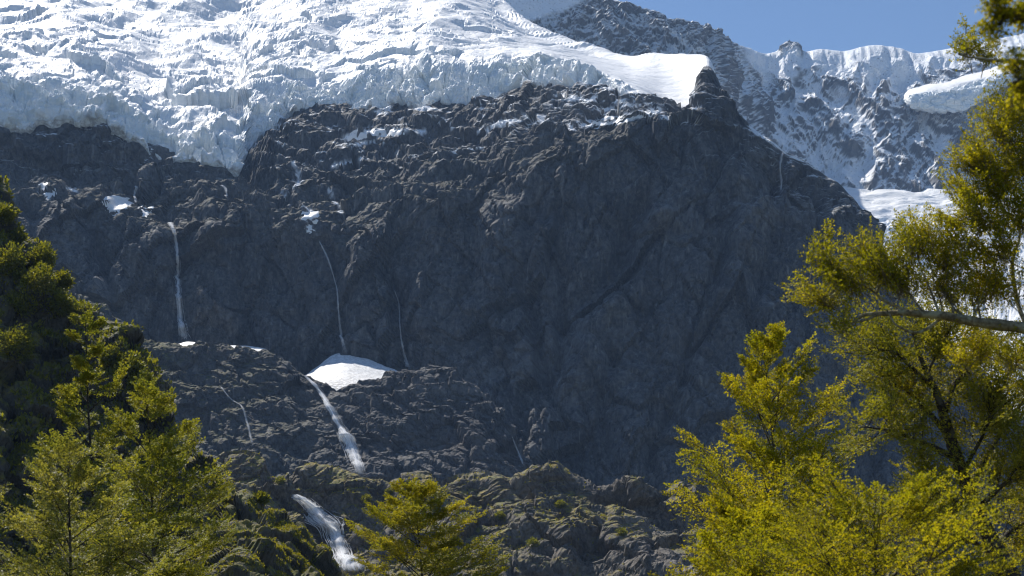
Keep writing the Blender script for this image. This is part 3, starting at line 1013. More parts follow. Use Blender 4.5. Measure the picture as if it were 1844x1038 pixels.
def waterfall(path, label, strands=60, lift=0.8, body=0.7, seed=0, wild=1.0, layers=2):
    """path: [(px, py, width px)]"""
    rg = np.random.default_rng(900 + seed)
    n = max(30, int(abs(path[-1][1] - path[0][1]) / 2.0))
    t = np.linspace(0, len(path) - 1, n)
    pp = pchip(np.arange(len(path), dtype=float), np.array(path, float), t)
    C, W = [], []
    last = None
    for x, y, w in pp:
        h = hit(x, y)
        p = h[0] if h is not None else last
        if last is not None and last.y - p.y > 45:
            break
        if last is not None and p.y - last.y > 8:
            p = Vector(at(x, y, last.y - 0.3))
        for dx in (-0.3, 0.3):
            g = hit(x + dx * w, y)
            if g is not None and p.y - 14 < g[0].y < p.y:
                p = Vector(at(x, y, g[0].y))
        last = p
        C.append((p.x, p.y, p.z))
        W.append(w / FPX * p.y)
    C = np.array(C)
    W = np.array(W)
    n = len(C)
    for _ in range(6):
        C[1:-1, 1] = np.minimum(C[1:-1, 1], (C[:-2, 1] + 2 * C[1:-1, 1] + C[2:, 1]) / 4)
    C[:, 1] -= lift
    C[:, 2] += lift * 0.5
    V, F, B, AC, AL = [], [], [], [], []
    s = np.linspace(0, 1, n)
    arc = np.concatenate([[0], np.cumsum(np.linalg.norm(np.diff(C, axis=0), axis=1))])
    wm = max(float(W.mean()), 0.3)
    m = 13
    # veils of water, one before the other, bulging outwards, with ragged sides
    for lay in range(layers):
        sh = rg.normal() * 0.14 * wild
        wd = 1.0 - 0.22 * lay
        base = len(V)
        ph = rg.random(6) * 6.3
        for i in range(n):
            sway = sh + sum(0.11 / (q + 1) * math.sin(arc[i] / wm * (0.35 + 0.5 * q) + ph[q]) for q in range(3)) * wild
            rag = 1.0 + sum(0.16 * math.sin(arc[i] / wm * (0.7 + 0.9 * q) + ph[3 + q]) for q in range(3)) * wild
            ends = min(1.0, i / (0.04 * n) + 0.4) * min(1.0, (n - 1 - i) / (0.10 * n))
            for j in range(m):
                t = j / (m - 1) * 2 - 1
                hw = W[i] * 0.5 * wd * rag * (1 + 0.22 * math.sin(i * 1.7 + j * 2.1 + ph[1]) * abs(t) * (wild > 1.5))
                V.append((C[i, 0] + (t + sway) * hw, C[i, 1] - (1 - t * t) * W[i] * 0.18 - lay * 0.18 * W[i] - 0.05 * lay, C[i, 2] + (1 - t * t) * 0.05 * W[i]))
                e = max(0.0, 1 - abs(t) ** 2.4)
                B.append(body * e * ends)
                AC.append(t * hw / wm * 3 + lay * 17.3 + seed * 5.1)
                AL.append(arc[i] / wm + lay * 9.7)
        for i in range(n - 1):
            for j in range(m - 1):
                q0 = base + i * m + j
                F.append((q0, q0 + 1, q0 + m + 1, q0 + m))
    # loose threads along the sides
    for k in range(strands):
        o = rg.normal() * (0.42 + 0.2 * (wild > 1.5))
        off = o + sum(rg.normal() * 0.12 / f ** 0.5 * np.sin(s * f * 3 + rg.random() * 6.3) for f in (2, 5, 11)) * wild
        a = int(rg.random() * n * 0.85)
        b = min(n, a + int(n * rg.uniform(0.10, 0.35)))
        if b - a < 5:
            continue
        hw = W * rg.uniform(0.012, 0.05)
        tap = np.clip(np.minimum((np.arange(n) - a) / 3.0, (b - 1 - np.arange(n)) / 5.0), 0.0, 1)
        base = len(V)
        for i in range(a, b):
            h_ = hw[i] * (0.2 + 0.8 * tap[i])
            x, y, z = C[i, 0] + off[i] * W[i] * 0.72, C[i, 1] - 0.2 * W[i] - abs(off[i]) * 0.05, C[i, 2]
            V += [(x - h_, y + h_ * 0.5, z), (x, y - h_, z), (x + h_, y + h_ * 0.5, z)]
            e = body * 0.75 * float(tap[i])
            B += [e, e, e]
            AC += [off[i] * 3 + k] * 3
            AL += [arc[i] / wm + k * 3.1] * 3
        for i in range(b - a - 1):
            r0 = base + i * 3
            for c in (0, 1, 2):
                F.append((r0 + c, r0 + (c + 1) % 3, r0 + 3 + (c + 1) % 3, r0 + 3 + c))
    me = mesh_np('waterfall', np.array(V), np.array(F), True, {'body': np.array(B), 'across': np.array(AC), 'along': np.array(AL)})
    obj('waterfall', me, WATER, label=label, category='waterfall', group='waterfalls below the glacier')

waterfall([(309, 404, 12), (316, 425, 7), (320, 455, 7), (322, 500, 8), (324, 550, 10), (328, 590, 13), (336, 618, 22)], 'tall white waterfall falling free down the left of the wall', 40, 1.2, 0.75, 1)
waterfall([(550, 679, 4), (562, 690, 6), (580, 712, 9), (597, 742, 11), (611, 767, 12), (624, 786, 18), (637, 815, 20), (648, 845, 18), (662, 884, 16)], 'long slanting white waterfall running down from the snow cone', 70, 1.0, 1.0, 2, 1.2, 3)
waterfall([(534, 896, 8), (546, 905, 18), (560, 917, 20), (572, 930, 30), (586, 942, 38), (598, 956, 26), (608, 980, 24), (618, 1004, 27), (624, 1020, 32), (629, 1036, 38)], 'broad foaming cascade between the dark bluffs at the bottom', 200, 1.3, 1.0, 3, 2.2, 3)
waterfall([(575, 436, 3), (588, 462, 4), (600, 496, 2), (608, 530, 3.5), (611, 575, 4), (615, 605, 5), (622, 634, 7)], 'thin waterfall ending on top of the snow cone', 20, 0.9, 0.5, 4)
waterfall([(711, 525, 2), (719, 552, 4), (721, 590, 3.5), (725, 625, 5), (732, 650, 8), (738, 668, 12)], 'thin faint waterfall right of the snow cone', 20, 0.9, 0.45, 5)
waterfall([(247, 338, 6), (243, 352, 5), (246, 368, 5)], 'short curved waterfall above the left brow', 12, 0.8, 0.7, 6)
waterfall([(400, 336, 8), (407, 342, 6), (410, 360, 5)], 'short waterfall under the tip of the ice tongue', 12, 0.8, 0.7, 7)
waterfall([(398, 698, 4), (418, 722, 4), (436, 734, 5), (446, 765, 5), (456, 805, 6)], 'faint trickle down the left half of the terrace', 10, 0.7, 0.4, 8)
waterfall([(922, 788, 3), (932, 812, 4), (944, 842, 7)], 'faint trickle at the right end of the terrace', 10, 0.7, 0.4, 9)
waterfall([(1408, 276, 6), (1404, 305, 5), (1407, 330, 5), (1404, 350, 4)], 'thin frozen streak near the right edge of the wall', 10, 0.6, 0.4, 10)

# ------------------------------------------------------------------ trees
def leaf_mat(name, a, b, c, gloss=0.25, trans=0.45):
    m = NT(name)
    g = m.n('NewGeometry')
    r = g.outputs['Random Per Island']
    big = m.noise(1.1, 2)
    col = m.mix(m.ramp(r, 0.0, 0.6), a, b)
    col = m.mix(m.ramp(r, 0.72, 1.0, 0, 0.8), col, c)
    col = m.mix(m.ramp(big, 0.4, 0.65, 0, 0.5), col, (a[0] * 0.75, a[1] * 0.9, a[2] * 0.9))
    bs = m.bsdf(col, 0.55, None, gloss * 0.6)
    t = m.n('BsdfTranslucent')
    m.put(t.inputs[0], m.mix(1.0, col, (1.9, 1.7, 0.55), 'MULTIPLY'))
    mx = m.n('MixShader')
    mx.inputs[0].default_value = trans
    m.t.links.new(bs, mx.inputs[1])
    m.t.links.new(t.outputs[0], mx.inputs[2])
    return m.end(mx.outputs[0])

def bark_mat(name, a, b, lichen):
    m = NT(name)
    c = m.mix(m.ramp(m.noise(30, 6, 0.6), 0.35, 0.65), a, b)
    c = m.mix(m.ramp(m.noise(9, 5, 0.6), 0.48, 0.62, 0, lichen), c, (0.36, 0.34, 0.22))
    return m.end(m.bsdf(c, 0.85, m.bump(m.noise(60, 6, 0.6), 0.01, 0.8), 0.2))

LEAF_LEFT = leaf_mat('beech_leaves_green', (0.119, 0.135, 0.028), (0.211, 0.215, 0.038), (0.324, 0.295, 0.075), 0.5, 0.45)
LEAF_PALE = leaf_mat('beech_leaves_pale', (0.143, 0.154, 0.044), (0.238, 0.237, 0.072), (0.333, 0.308, 0.121), 0.6, 0.42)
LEAF_GOLD = leaf_mat('beech_leaves_gold', (0.173, 0.178, 0.013), (0.278, 0.260, 0.016), (0.405, 0.321, 0.027), 0.3, 0.55)
LEAF_OLIVE = leaf_mat('beech_leaves_olive', (0.163, 0.164, 0.022), (0.257, 0.242, 0.029), (0.377, 0.312, 0.047), 0.35, 0.42)
LEAF_BUSH = leaf_mat('bush_leaves', (0.098, 0.109, 0.018), (0.172, 0.178, 0.023), (0.241, 0.230, 0.034), 0.3, 0.45)
BARK = bark_mat('beech_bark', (0.028, 0.022, 0.016), (0.06, 0.05, 0.04), 0.25)
BARK_LICHEN = bark_mat('lichen_bark', (0.11, 0.088, 0.05), (0.25, 0.21, 0.125), 0.9)

def unit(v):
    return v / (np.linalg.norm(v, axis=-1, keepdims=True) + 1e-9)

def tube(path, radii, sides=7):
    """one tapering limb along a polyline"""
    P = np.array(path, float)
    n = len(P)
    T = unit(np.gradient(P, axis=0))
    ref = np.array([0.3, 0.9, 0.2])
    A = unit(np.cross(T, ref))
    B = np.cross(T, A)
    ang = np.linspace(0, 2 * math.pi, sides, endpoint=False)
    radii = np.array(radii) * (1 + 0.16 * perlin((P * 9).astype(np.float32), 77))
    V = P[:, None] + (A[:, None] * np.cos(ang)[None, :, None] + B[:, None] * np.sin(ang)[None, :, None]) * np.array(radii)[:, None, None]
    i = np.arange(n * sides).reshape(n, sides)
    F = np.stack([i[:-1], np.roll(i, -1, 1)[:-1], np.roll(i, -1, 1)[1:], i[1:]], -1).reshape(-1, 4)
    return V.reshape(-1, 3), F

def sticks(P0, P1, r0, r1):
    """many thin twigs, three sided"""
    d = unit(P1 - P0)
    A = unit(np.cross(d, np.array([0.31, 0.52, 0.8])))
    B = np.cross(d, A)
    V = []
    for P, r in ((P0, r0), (P1, r1)):
        for k in range(3):
            a = k * 2.0944
            V.append(P + (A * math.cos(a) + B * math.sin(a)) * np.asarray(r).reshape(-1, 1))
    V = np.stack(V, 1)
    n = len(P0)
    base = (np.arange(n) * 6)[:, None, None]
    F = base + np.array([[0, 1, 4, 3], [1, 2, 5, 4], [2, 0, 3, 5]])[None]
    return V.reshape(-1, 3), F.reshape(-1, 4)

class Tree:
    def __init__(s, seed):
        s.rg = np.random.default_rng(seed)
        s.wv, s.wf, s.nw = [], [], 0
        s.fr = []                                   # fronds: start, direction, plane normal, length

    def wood(s, V, F):
        s.wv.append(V)
        s.wf.append(F + s.nw)
        s.nw += len(V)

    def limb(s, path, r0, r1, wob=0.0, n=None):
        path = np.array(path, float)
        n = n or max(6, len(path) * 4)
        t = np.linspace(0, len(path) - 1, n)
        P = pchip(np.arange(len(path), dtype=float), path, t)
        if wob:
            for f in (2, 4.5, 9):
                ph = s.rg.random(3) * 6.3
                P += np.sin(np.linspace(0, f * 3, n)[:, None] + ph) * wob / f * np.linspace(0, 1, n)[:, None]
        s.wood(*tube(P, np.linspace(r0, r1, n)))
        return P

    def frond(s, p, d, n, L):
        s.fr.append((*p, *d, *n, L))

    def leaves(s, leaf, K1=9, K2=6, K3=7, curl=0.15, flat=0.25, spacing=0.8):
        rg = s.rg
        f = np.array(s.fr, float)
        P, D, N, L = f[:, :3], unit(f[:, 3:6]), unit(f[:, 6:9]), f[:, 9]
        S = unit(np.cross(D, N))
        N = np.cross(S, D)
        nf = len(f)
        # first order: the frond's own axis, bent
        def axis(t):
            return P[:, None] + D[:, None] * (L[:, None] * t)[..., None] + (np.array([0, 0, 1.0]) * curl)[None, None] * (L[:, None] * t ** 2)[..., None]
        m = 3
        tt = np.linspace(0, 1, m + 1)[None].repeat(nf, 0)
        ax = axis(tt)
        r = np.linspace(1, 0.25, m + 1)
        for i in range(m):
            s.wood(*sticks(ax[:, i], ax[:, i + 1], L * 0.008 * r[i] + 0.0008, L * 0.008 * r[i + 1] + 0.0006))
        # second order
        k = np.arange(K1)
        t1 = np.clip(0.16 + 0.84 * (k[None] + rg.uniform(-0.4, 0.4, (nf, K1))) / (K1 - 1), 0.1, 1)
        side = np.where((k % 2)[None] == 0, 1.0, -1.0) * np.ones((nf, 1))
        a1 = np.where(k[None] == K1 - 1, rg.normal(0, 0.2, (nf, K1)), rg.uniform(0.55, 1.0, (nf, K1)))
        P1 = axis(t1)
        D1 = unit(D[:, None] * np.cos(a1)[..., None] + S[:, None] * (np.sin(a1) * side)[..., None] + N[:, None] * rg.normal(0.08, flat, (nf, K1))[..., None])
        L1 = L[:, None] * (0.62 - 0.42 * t1) * rg.uniform(0.7, 1.15, (nf, K1))
        N1 = unit(np.repeat(N[:, None], K1, 1) + rg.normal(0, flat, (nf, K1, 3)))
        P1, D1, N1, L1 = P1.reshape(-1, 3), D1.reshape(-1, 3), N1.reshape(-1, 3), L1.ravel()
        s.wood(*sticks(P1, P1 + D1 * L1[:, None], np.maximum(L1 * 0.008, 0.0012), np.maximum(L1 * 0.003, 0.0008)))
        # third order
        n1 = len(P1)
        S1 = unit(np.cross(D1, N1))
        k = np.arange(K2)
        t2 = np.clip(0.1 + 0.9 * (k[None] + rg.uniform(-0.4, 0.4, (n1, K2))) / (K2 - 1), 0.02, 1)
        side = np.where((k % 2)[None] == 0, 1.0, -1.0) * np.ones((n1, 1))
        a2 = np.where(k[None] == K2 - 1, rg.normal(0, 0.2, (n1, K2)), rg.uniform(0.5, 1.0, (n1, K2)))
        P2 = P1[:, None] + D1[:, None] * (L1[:, None] * t2)[..., None]
        D2 = unit(D1[:, None] * np.cos(a2)[..., None] + S1[:, None] * (np.sin(a2) * side)[..., None] + N1[:, None] * rg.normal(0.12, flat, (n1, K2))[..., None])
        L2 = np.maximum(L1[:, None] * (0.5 - 0.28 * t2) * rg.uniform(0.7, 1.2, (n1, K2)), leaf * 1.5)
        N2 = unit(np.repeat(N1[:, None], K2, 1) + rg.normal(0, flat, (n1, K2, 3)))
        P2, D2, N2, L2 = P2.reshape(-1, 3), D2.reshape(-1, 3), N2.reshape(-1, 3), L2.ravel()
        # leaves along them
        n2 = len(P2)
        k = np.arange(K3)
        dist = (k[None] + rg.uniform(0, 1, (n2, K3))) * leaf * spacing
        ok = dist < L2[:, None]
        side = np.where((k % 2)[None] == 0, 1.0, -1.0) * np.ones((n2, 1))
        S2 = unit(np.cross(D2, N2))
        a = rg.uniform(0.4, 1.1, (n2, K3))
        B = P2[:, None] + D2[:, None] * dist[..., None]
        E = unit(D2[:, None] * np.cos(a)[..., None] + S2[:, None] * (np.sin(a) * side)[..., None] + N2[:, None] * rg.normal(0.1, 0.35, (n2, K3))[..., None])
        NN = unit(N2[:, None] + rg.normal(0, 0.45, (n2, K3, 3)))
        B, E, NN = B[ok], E[ok], NN[ok]
        X = unit(np.cross(E, NN))
        ln = leaf * rg.uniform(0.7, 1.25, len(B))[:, None]
        V = np.stack([B, B + E * ln * 0.5 + X * ln * 0.34, B + E * ln, B + E * ln * 0.5 - X * ln * 0.34], 1).reshape(-1, 3)
        F = np.arange(len(V)).reshape(-1, 4)
        return V, F

    def build(s, name, base, label, leafmat, barkmat=None, group=None, **kw):
        V, F = s.leaves(**kw)
        base = np.array(base, float)
        root = obj(name, None, None, None, label, 'tree', group, None, tuple(base))
        root.empty_display_size = 0.2
        wv, wf = np.concatenate(s.wv) - base, np.concatenate(s.wf)
        obj('trunk', mesh_np('trunk', wv, wf, True), barkmat or BARK, root)
        obj('crown', mesh_np('crown', V - base, F, False), leafmat, root)
        return len(F)

def conifer_like(seed, base, top, prof, nb, rise, sub=6, trunk_r=0.06, bow=0.0, up=0.2, fl=0.34, tilt=0.25, hmin=0.12):
    """mountain beech: layered fan-shaped sprays round a leading stem. prof(h): reach in metres at height fraction h.
    rise(h): upward angle of the branches"""
    T = Tree(seed)
    rg = T.rg
    b, t = np.array(base, float), np.array(top, float)
    mid = b * 0.5 + t * 0.5 + np.array([bow, 0, 0])
    stem = T.limb([b - np.array([0, 0, 0.15]), b * 0.75 + t * 0.25 + np.array([bow * 0.7, 0, 0]), mid, t], trunk_r, 0.004, 0.03, 26)
    az = rg.random() * 6.3
    for i in range(nb):
        h = hmin + (1 - hmin) * ((i + rg.uniform(0, 0.9)) / nb) ** 0.9
        h = min(h, 0.985)
        p = pchip(np.linspace(0, 1, len(stem)), stem, np.array([h]))[0]
        az += 2.4 + rg.normal(0, 0.35)
        R_ = prof(h) * rg.uniform(0.62, 1.12)
        if R_ < 0.05:
            continue
        el = rise(h) + rg.normal(0, 0.14)
        d = np.array([math.cos(az) * math.cos(el), math.sin(az) * math.cos(el), math.sin(el)])
        c = p + d * R_ * 0.5 + np.array([0, 0, R_ * 0.05])
        e = p + d * R_ + np.array([0, 0, up * R_ * 0.5])
        if R_ > 0.22:
            br = T.limb([p, c, e], max(trunk_r * 0.32 * (1 - h * 0.6), 0.004) * min(1, R_ + 0.3), 0.002, 0.02 * R_, 8)
            ns = max(2, int(sub * min(1.0, 0.35 + R_)))
            for j in range(ns):
                s_ = 0.3 + 0.62 * (j + rg.random() * 0.6) / ns
                q = pchip(np.linspace(0, 1, len(br)), br, np.array([s_]))[0]
                sd = 1 if j % 2 else -1
                ang = sd * rg.uniform(0.5, 1.0)
                ca, sa = math.cos(ang), math.sin(ang)
                dd = np.array([d[0] * ca - d[1] * sa, d[0] * sa + d[1] * ca, d[2] * 0.5 + rg.normal(0.12, 0.18)])
                T.frond(q, dd, np.array([0, 0, 1.0]) + rg.normal(0, tilt, 3), max(0.14, R_ * fl * rg.uniform(0.75, 1.25) * (1.15 - 0.4 * s_)))
            T.frond(br[-3], d + np.array([0, 0, 0.1]), np.array([0, 0, 1.0]) + rg.normal(0, tilt, 3), max(0.14, R_ * fl * 1.05))
        else:
            T.frond(p, d, np.array([0, 0, 1.0]) + rg.normal(0, tilt, 3), max(0.12, R_ * 1.1))
    T.frond(stem[-4], t - stem[-4] + np.array([0, 0, 0.05]), np.array([0.2, -1.0, 0.3]), max(0.12, 0.25 * prof(0.8)))
    return T

def cone(Rm, p=0.8, top=0.1):
    return lambda h: Rm * ((1 - h) ** p) + top * (1 - h) ** 0.3

NLEAF = 0
def stand(px, tip_py, Y, base_px=None, tip_dy=0.0):
    t = at(px, tip_py, Y)
    b = lev(base_px if base_px is not None else px, 0.0, Y - tip_dy)
    return b, t

FK = dict(K1=9, K2=6, K3=10, spacing=0.55)
GRP = 'mountain beeches in front'
def plant(seed, px, tip, Y, bpx, prof, nb, rise, sub, tr, bow, up, fl, tilt, label, mat, leaf, flat, hz=1.3):
    global NLEAF
    b, t = stand(px, tip, Y, bpx)
    T = conifer_like(seed, b, t, prof, nb, rise, sub, tr, bow, up, fl, tilt, hz / t[2])
    NLEAF += T.build('beech_tree', b, label, mat, None, GRP, leaf=leaf, flat=flat, **FK)

# left: two taller beeches behind, a paler one in front, one reaching in from the edge
plant(11, 150, 548, 20, 200, lambda h: min(1.15, 1.9 * (1 - h) ** 0.85 + 0.14), 52, lambda h: 0.05 + 0.75 * h ** 2, 6, 0.07, -0.03, 0.25, 0.42, 0.2,
      'tallest dark green beech on the left, its thin top before the rock wall', LEAF_LEFT, 0.032, 0.13)
plant(12, 262, 700, 17.5, 285, lambda h: min(1.0, 1.7 * (1 - h) ** 0.62 + 0.15), 46, lambda h: 0.1 + 0.7 * h ** 2, 6, 0.06, 0.04, 0.3, 0.42, 0.2,
      'broad green beech right of the tallest left one, above the grassy bank', LEAF_LEFT, 0.029, 0.13)
plant(13, 125, 822, 12.5, 140, lambda h: 1.35 * (1 - h) ** 0.62 + 0.14, 38, lambda h: 0.15 + 0.6 * h ** 2, 6, 0.045, 0.0, 0.25, 0.44, 0.22,
      'pale grey green young beech nearest in the bottom left corner', LEAF_PALE, 0.022, 0.14, 1.4)
plant(14, -95, 560, 11.5, -90, lambda h: 0.62 * (1 - h) ** 0.5 + 0.12, 30, lambda h: 0.15 + 0.5 * h, 5, 0.05, 0.0, 0.2, 0.42, 0.2,
      'beech at the left edge with only twig tips in view', LEAF_PALE, 0.021, 0.16)

# middle: small layered beech below the bluffs
plant(15, 748, 897, 27, 765, lambda h: min(1.4, 2.0 * (1 - h) ** 0.5 + 0.2), 46, lambda h: 0.02 + 0.55 * h ** 2, 6, 0.07, 0.05, 0.22, 0.42, 0.16,
      'small spreading olive beech at the bottom centre before the bluffs', LEAF_OLIVE, 0.040, 0.14, 1.5)

# right: upright golden green beeches
plant(16, 1375, 622, 15, 1430, lambda h: min(1.15, 2.5 * (1 - h) ** 0.75 + 0.12), 80, lambda h: 0.25 + 0.5 * h, 6, 0.05, 0.02, 0.45, 0.40, 0.4,
      'pointed golden green beech left of the dark leaning trunk', LEAF_GOLD, 0.024, 0.2)
plant(17, 1580, 920, 8.2, 1570, lambda h: 1.6 * (1 - h) ** 0.5 + 0.1, 50, lambda h: 0.15 + 0.4 * h, 6, 0.03, 0.0, 0.4, 0.42, 0.4,
      'bright yellow green young beech nearest at the bottom right', LEAF_GOLD, 0.0145, 0.16, 1.4)
plant(18, 1350, 930, 11, 1360, lambda h: 1.05 * (1 - h) ** 0.5 + 0.1, 40, lambda h: 0.15 + 0.45 * h, 6, 0.03, 0.0, 0.35, 0.42, 0.35,
      'low yellow green beech at the foot of the pointed golden one', LEAF_GOLD, 0.022, 0.2, 1.4)

# leaning tree with a dark visible stem
T = Tree(19)
rg = T.rg
def pix(pts, Y):
    return [at(x, y, Y + dy) for x, y, dy in pts]
YF = 12.5
base = np.array(lev(1900, 0.0, YF))
stem = T.limb([base] + pix([(1835, 1080, 0), (1790, 985, 0), (1745, 880, 0), (1712, 790, 0), (1690, 720, 0), (1660, 655, 0), (1640, 600, 0)], YF), 0.11, 0.010, 0.02, 40)
subs = [
    ([(1712, 790, 0), (1665, 735, .1), (1625, 700, .2), (1570, 690, .3)], 0.03),
    ([(1728, 830, 0), (1670, 800, -.2), (1600, 775, -.3), (1545, 770, -.4)], 0.03),
    ([(1700, 750, 0), (1720, 690, .2), (1760, 660, .3), (1800, 640, .4)], 0.03),
    ([(1745, 880, 0), (1790, 800, .2), (1830, 740, .4), (1870, 690, .5)], 0.035),
    ([(1760, 920, 0), (1810, 870, -.2), (1860, 830, -.3)], 0.03),
    ([(1680, 700, 0), (1640, 660, -.1), (1600, 630, -.2), (1560, 640, -.2)], 0.02),
    ([(1770, 940, 0), (1720, 900, -.3), (1660, 880, -.5)], 0.025),
    ([(1790, 985, 0), (1830, 950, .3), (1880, 930, .5)], 0.03),
    ([(1670, 675, 0), (1690, 630, .1), (1710, 600, .1)], 0.015),
    ([(1800, 1005, 0), (1740, 970, .2), (1690, 965, .3)], 0.02),
    ([(1735, 850, 0), (1775, 770, -.2), (1790, 715, -.3)], 0.02),
]
for pts, r in subs:
    P = T.limb(pix(pts, YF), r, 0.004, 0.02, 12)
    n = len(P)
    L0 = np.linalg.norm(P[-1] - P[0])
    for j in range(27):
        s_ = rg.uniform(0.25, 1.0)
        q = P[int(s_ * (n - 1))]
        d = unit(P[-1] - P[0]) * 0.7 + rg.normal(0, 0.6, 3) + np.array([0, 0, 0.15])
        T.frond(q, d, np.array([0, 0, 1.0]) + rg.normal(0, 0.3, 3), rg.uniform(0.3, 0.55))
for j in range(18):
    q = stem[rg.integers(26, 40)]
    T.frond(q, rg.normal(0, 0.7, 3) + np.array([-0.1, 0, 0.35]), np.array([0, 0, 1.0]) + rg.normal(0, 0.3, 3), rg.uniform(0.2, 0.36))
NLEAF += T.build('beech_tree', base, 'beech with a dark leaning stem and open branches at the right', LEAF_OLIVE, None, GRP, leaf=0.023, flat=0.18, **FK)

# big tree just outside the right edge: its mossy limb and leafy boughs reach into view
def clump(T, anchor, cpx, rad, Y, nf, up=0.5, size=(0.16, 0.30)):
    c = np.array(at(cpx[0], cpx[1], Y))
    rx, rz = rad[0] / FPX * Y, rad[1] / FPX * Y
    a = np.array(anchor, float)
    T.limb([a, a * 0.45 + c * 0.55 + np.array([0, 0, -0.25 * rz]), c], 0.010, 0.003, 0.02, 9)
    for _ in range(nf):
        o = unit(T.rg.normal(0, 1, 3)) * T.rg.random() ** 0.5
        p = c + o * np.array([rx * 1.1, (rx + rz) * 0.6, rz * 0.75])
        d = unit(c - a) * 0.7 + unit(p - c + 1e-4) * 0.7 + np.array([0, 0, up]) + T.rg.normal(0, 0.3, 3)
        d = unit(d)
        L = T.rg.uniform(*size)
        st = p - d * L * 0.7
        T.wood(*sticks((c * 0.7 + st * 0.3 + T.rg.normal(0, 0.02, 3))[None], st[None], np.array([0.003]), np.array([0.002])))
        T.frond(st, d, np.array([0, -0.2, 1.0]) + T.rg.normal(0, 0.3, 3), L)

T = Tree(20)
YH = 9.5
base = np.array(lev(2010, 0.0, YH))
stem = T.limb([base, lev(1995, 2.0, YH), lev(1985, 4.0, YH), lev(1990, 6.6, YH)], 0.13, 0.03, 0.03, 20)
main = T.limb(pix([(1993, 650, 0), (1900, 605, -.1), (1830, 588, -.1), (1760, 578, -.15), (1690, 566, -.1), (1620, 562, 0), (1560, 566, .05), (1530, 590, 0)], YH), 0.056, 0.008, 0.03, 40)
l2 = T.limb(pix([(1640, 562, 0), (1600, 545, 0), (1560, 515, 0), (1515, 490, 0), (1490, 470, 0)], YH), 0.012, 0.004, 0.015, 14)
l2b = T.limb(pix([(1700, 570, 0), (1650, 600, -.1), (1615, 585, -.15), (1595, 560, -.1)], YH), 0.012, 0.006, 0.01, 12)
l3 = T.limb(pix([(1850, 590, 0), (1832, 540, .1), (1822, 480, .1), (1835, 420, .2), (1800, 370, .1), (1760, 350, 0)], YH), 0.018, 0.005, 0.02, 18)
l4 = T.limb(pix([(1988, 380, 0), (1900, 330, .1), (1830, 310, .1), (1770, 300, .0)], YH), 0.03, 0.006, 0.02, 16)
l5 = T.limb(pix([(1988, 260, 0), (1900, 150, -.2), (1830, 110, -.3), (1770, 105, -.3), (1725, 98, -.3)], YH), 0.022, 0.004, 0.02, 16)
l6 = T.limb(pix([(1990, 720, 0), (1900, 690, .1), (1820, 655, .2), (1760, 640, .3)], YH), 0.02, 0.005, 0.02, 14)
cl = [
    (l2[9], (1476, 534), (46, 44), 34), (l2[7], (1530, 502), (44, 34), 26), (l2[13], (1497, 462), (34, 30), 16),
    (l2[5], (1590, 466), (58, 34), 34), (main[22], (1645, 432), (56, 36), 34), (main[24], (1620, 500), (66, 34), 36),
    (main[20], (1704, 458), (54, 44), 36), (main[18], (1690, 515), (60, 30), 30), (main[16], (1755, 520), (44, 34), 22),
    (main[31], (1505, 585), (30, 18), 9),
    (l3[8], (1790, 455), (54, 44), 30), (l3[12], (1765, 395), (56, 40), 34), (l3[15], (1740, 345), (44, 34), 26), (l3[10], (1835, 385), (44, 48), 30), (l3[4], (1830, 520), (40, 40), 16),
    (l3[14], (1790, 330), (52, 40), 34), (l4[14], (1765, 285), (40, 36), 26), (l4[11], (1800, 225), (50, 40), 34), (l4[9], (1835, 290), (46, 50), 36), (l4[8], (1830, 180), (40, 36), 24), (l4[15], (1735, 295), (26, 22), 9),
    (l3[16], (1715, 400), (26, 24), 9), (l3[9], (1725, 440), (40, 26), 14), (l3[5], (1775, 505), (40, 30), 14),
    (l5[15], (1745, 88), (26, 22), 13), (l5[12], (1775, 100), (30, 16), 10),
    (l6[12], (1760, 625), (44, 22), 14), (l6[9], (1815, 640), (44, 30), 18), (l6[13], (1730, 650), (34, 22), 9), (l6[7], (1840, 690), (40, 30), 14),
]
for a, c, r, nf in cl:
    clump(T, a, c, r, YH, int(nf * 0.85), 0.65)
NLEAF += T.build('beech_tree', base, 'large beech outside the right edge reaching in with a pale lichen covered limb', LEAF_GOLD, BARK_LICHEN, 'mountain beeches in front', leaf=0.017, K1=8, K2=5, K3=9, spacing=0.6, flat=0.16, curl=0.25)

# very near bough, out of focus, in the top right corner
T = Tree(21)
YI = 4.0
base = np.array(lev(2330, 0.0, YI))
stem = T.limb([base, lev(2320, 1.6, YI), lev(2300, 3.6, YI)], 0.05, 0.015, 0.02, 14)
b1 = T.limb(pix([(2300, 60, 0), (2050, 30, 0), (1900, 20, 0), (1810, 25, 0)], YI), 0.014, 0.003, 0.01, 14)
b2 = T.limb(pix([(2310, 260, 0), (2050, 190, 0), (1900, 160, 0), (1835, 150, 0)], YI), 0.012, 0.003, 0.01, 14)
for a, c, r, nf in [(b1[12], (1800, 22), (32, 30), 12), (b1[13], (1785, 55), (18, 22), 6), (b1[11], (1835, 30), (26, 30), 10), (b2[12], (1828, 125), (16, 20), 6), (b2[13], (1838, 165), (16, 18), 6), (b1[9], (1880, 20), (40, 40), 10), (b2[9], (1890, 150), (40, 40), 10)]:
    clump(T, a, c, r, YI, nf, 0.2, (0.05, 0.09))
NLEAF += T.build('beech_tree', base, 'blurred nearest bough hanging into the top right corner', LEAF_GOLD, None, 'mountain beeches in front', leaf=0.013, K1=6, K2=5, K3=6, flat=0.4)
print('leaves', NLEAF)

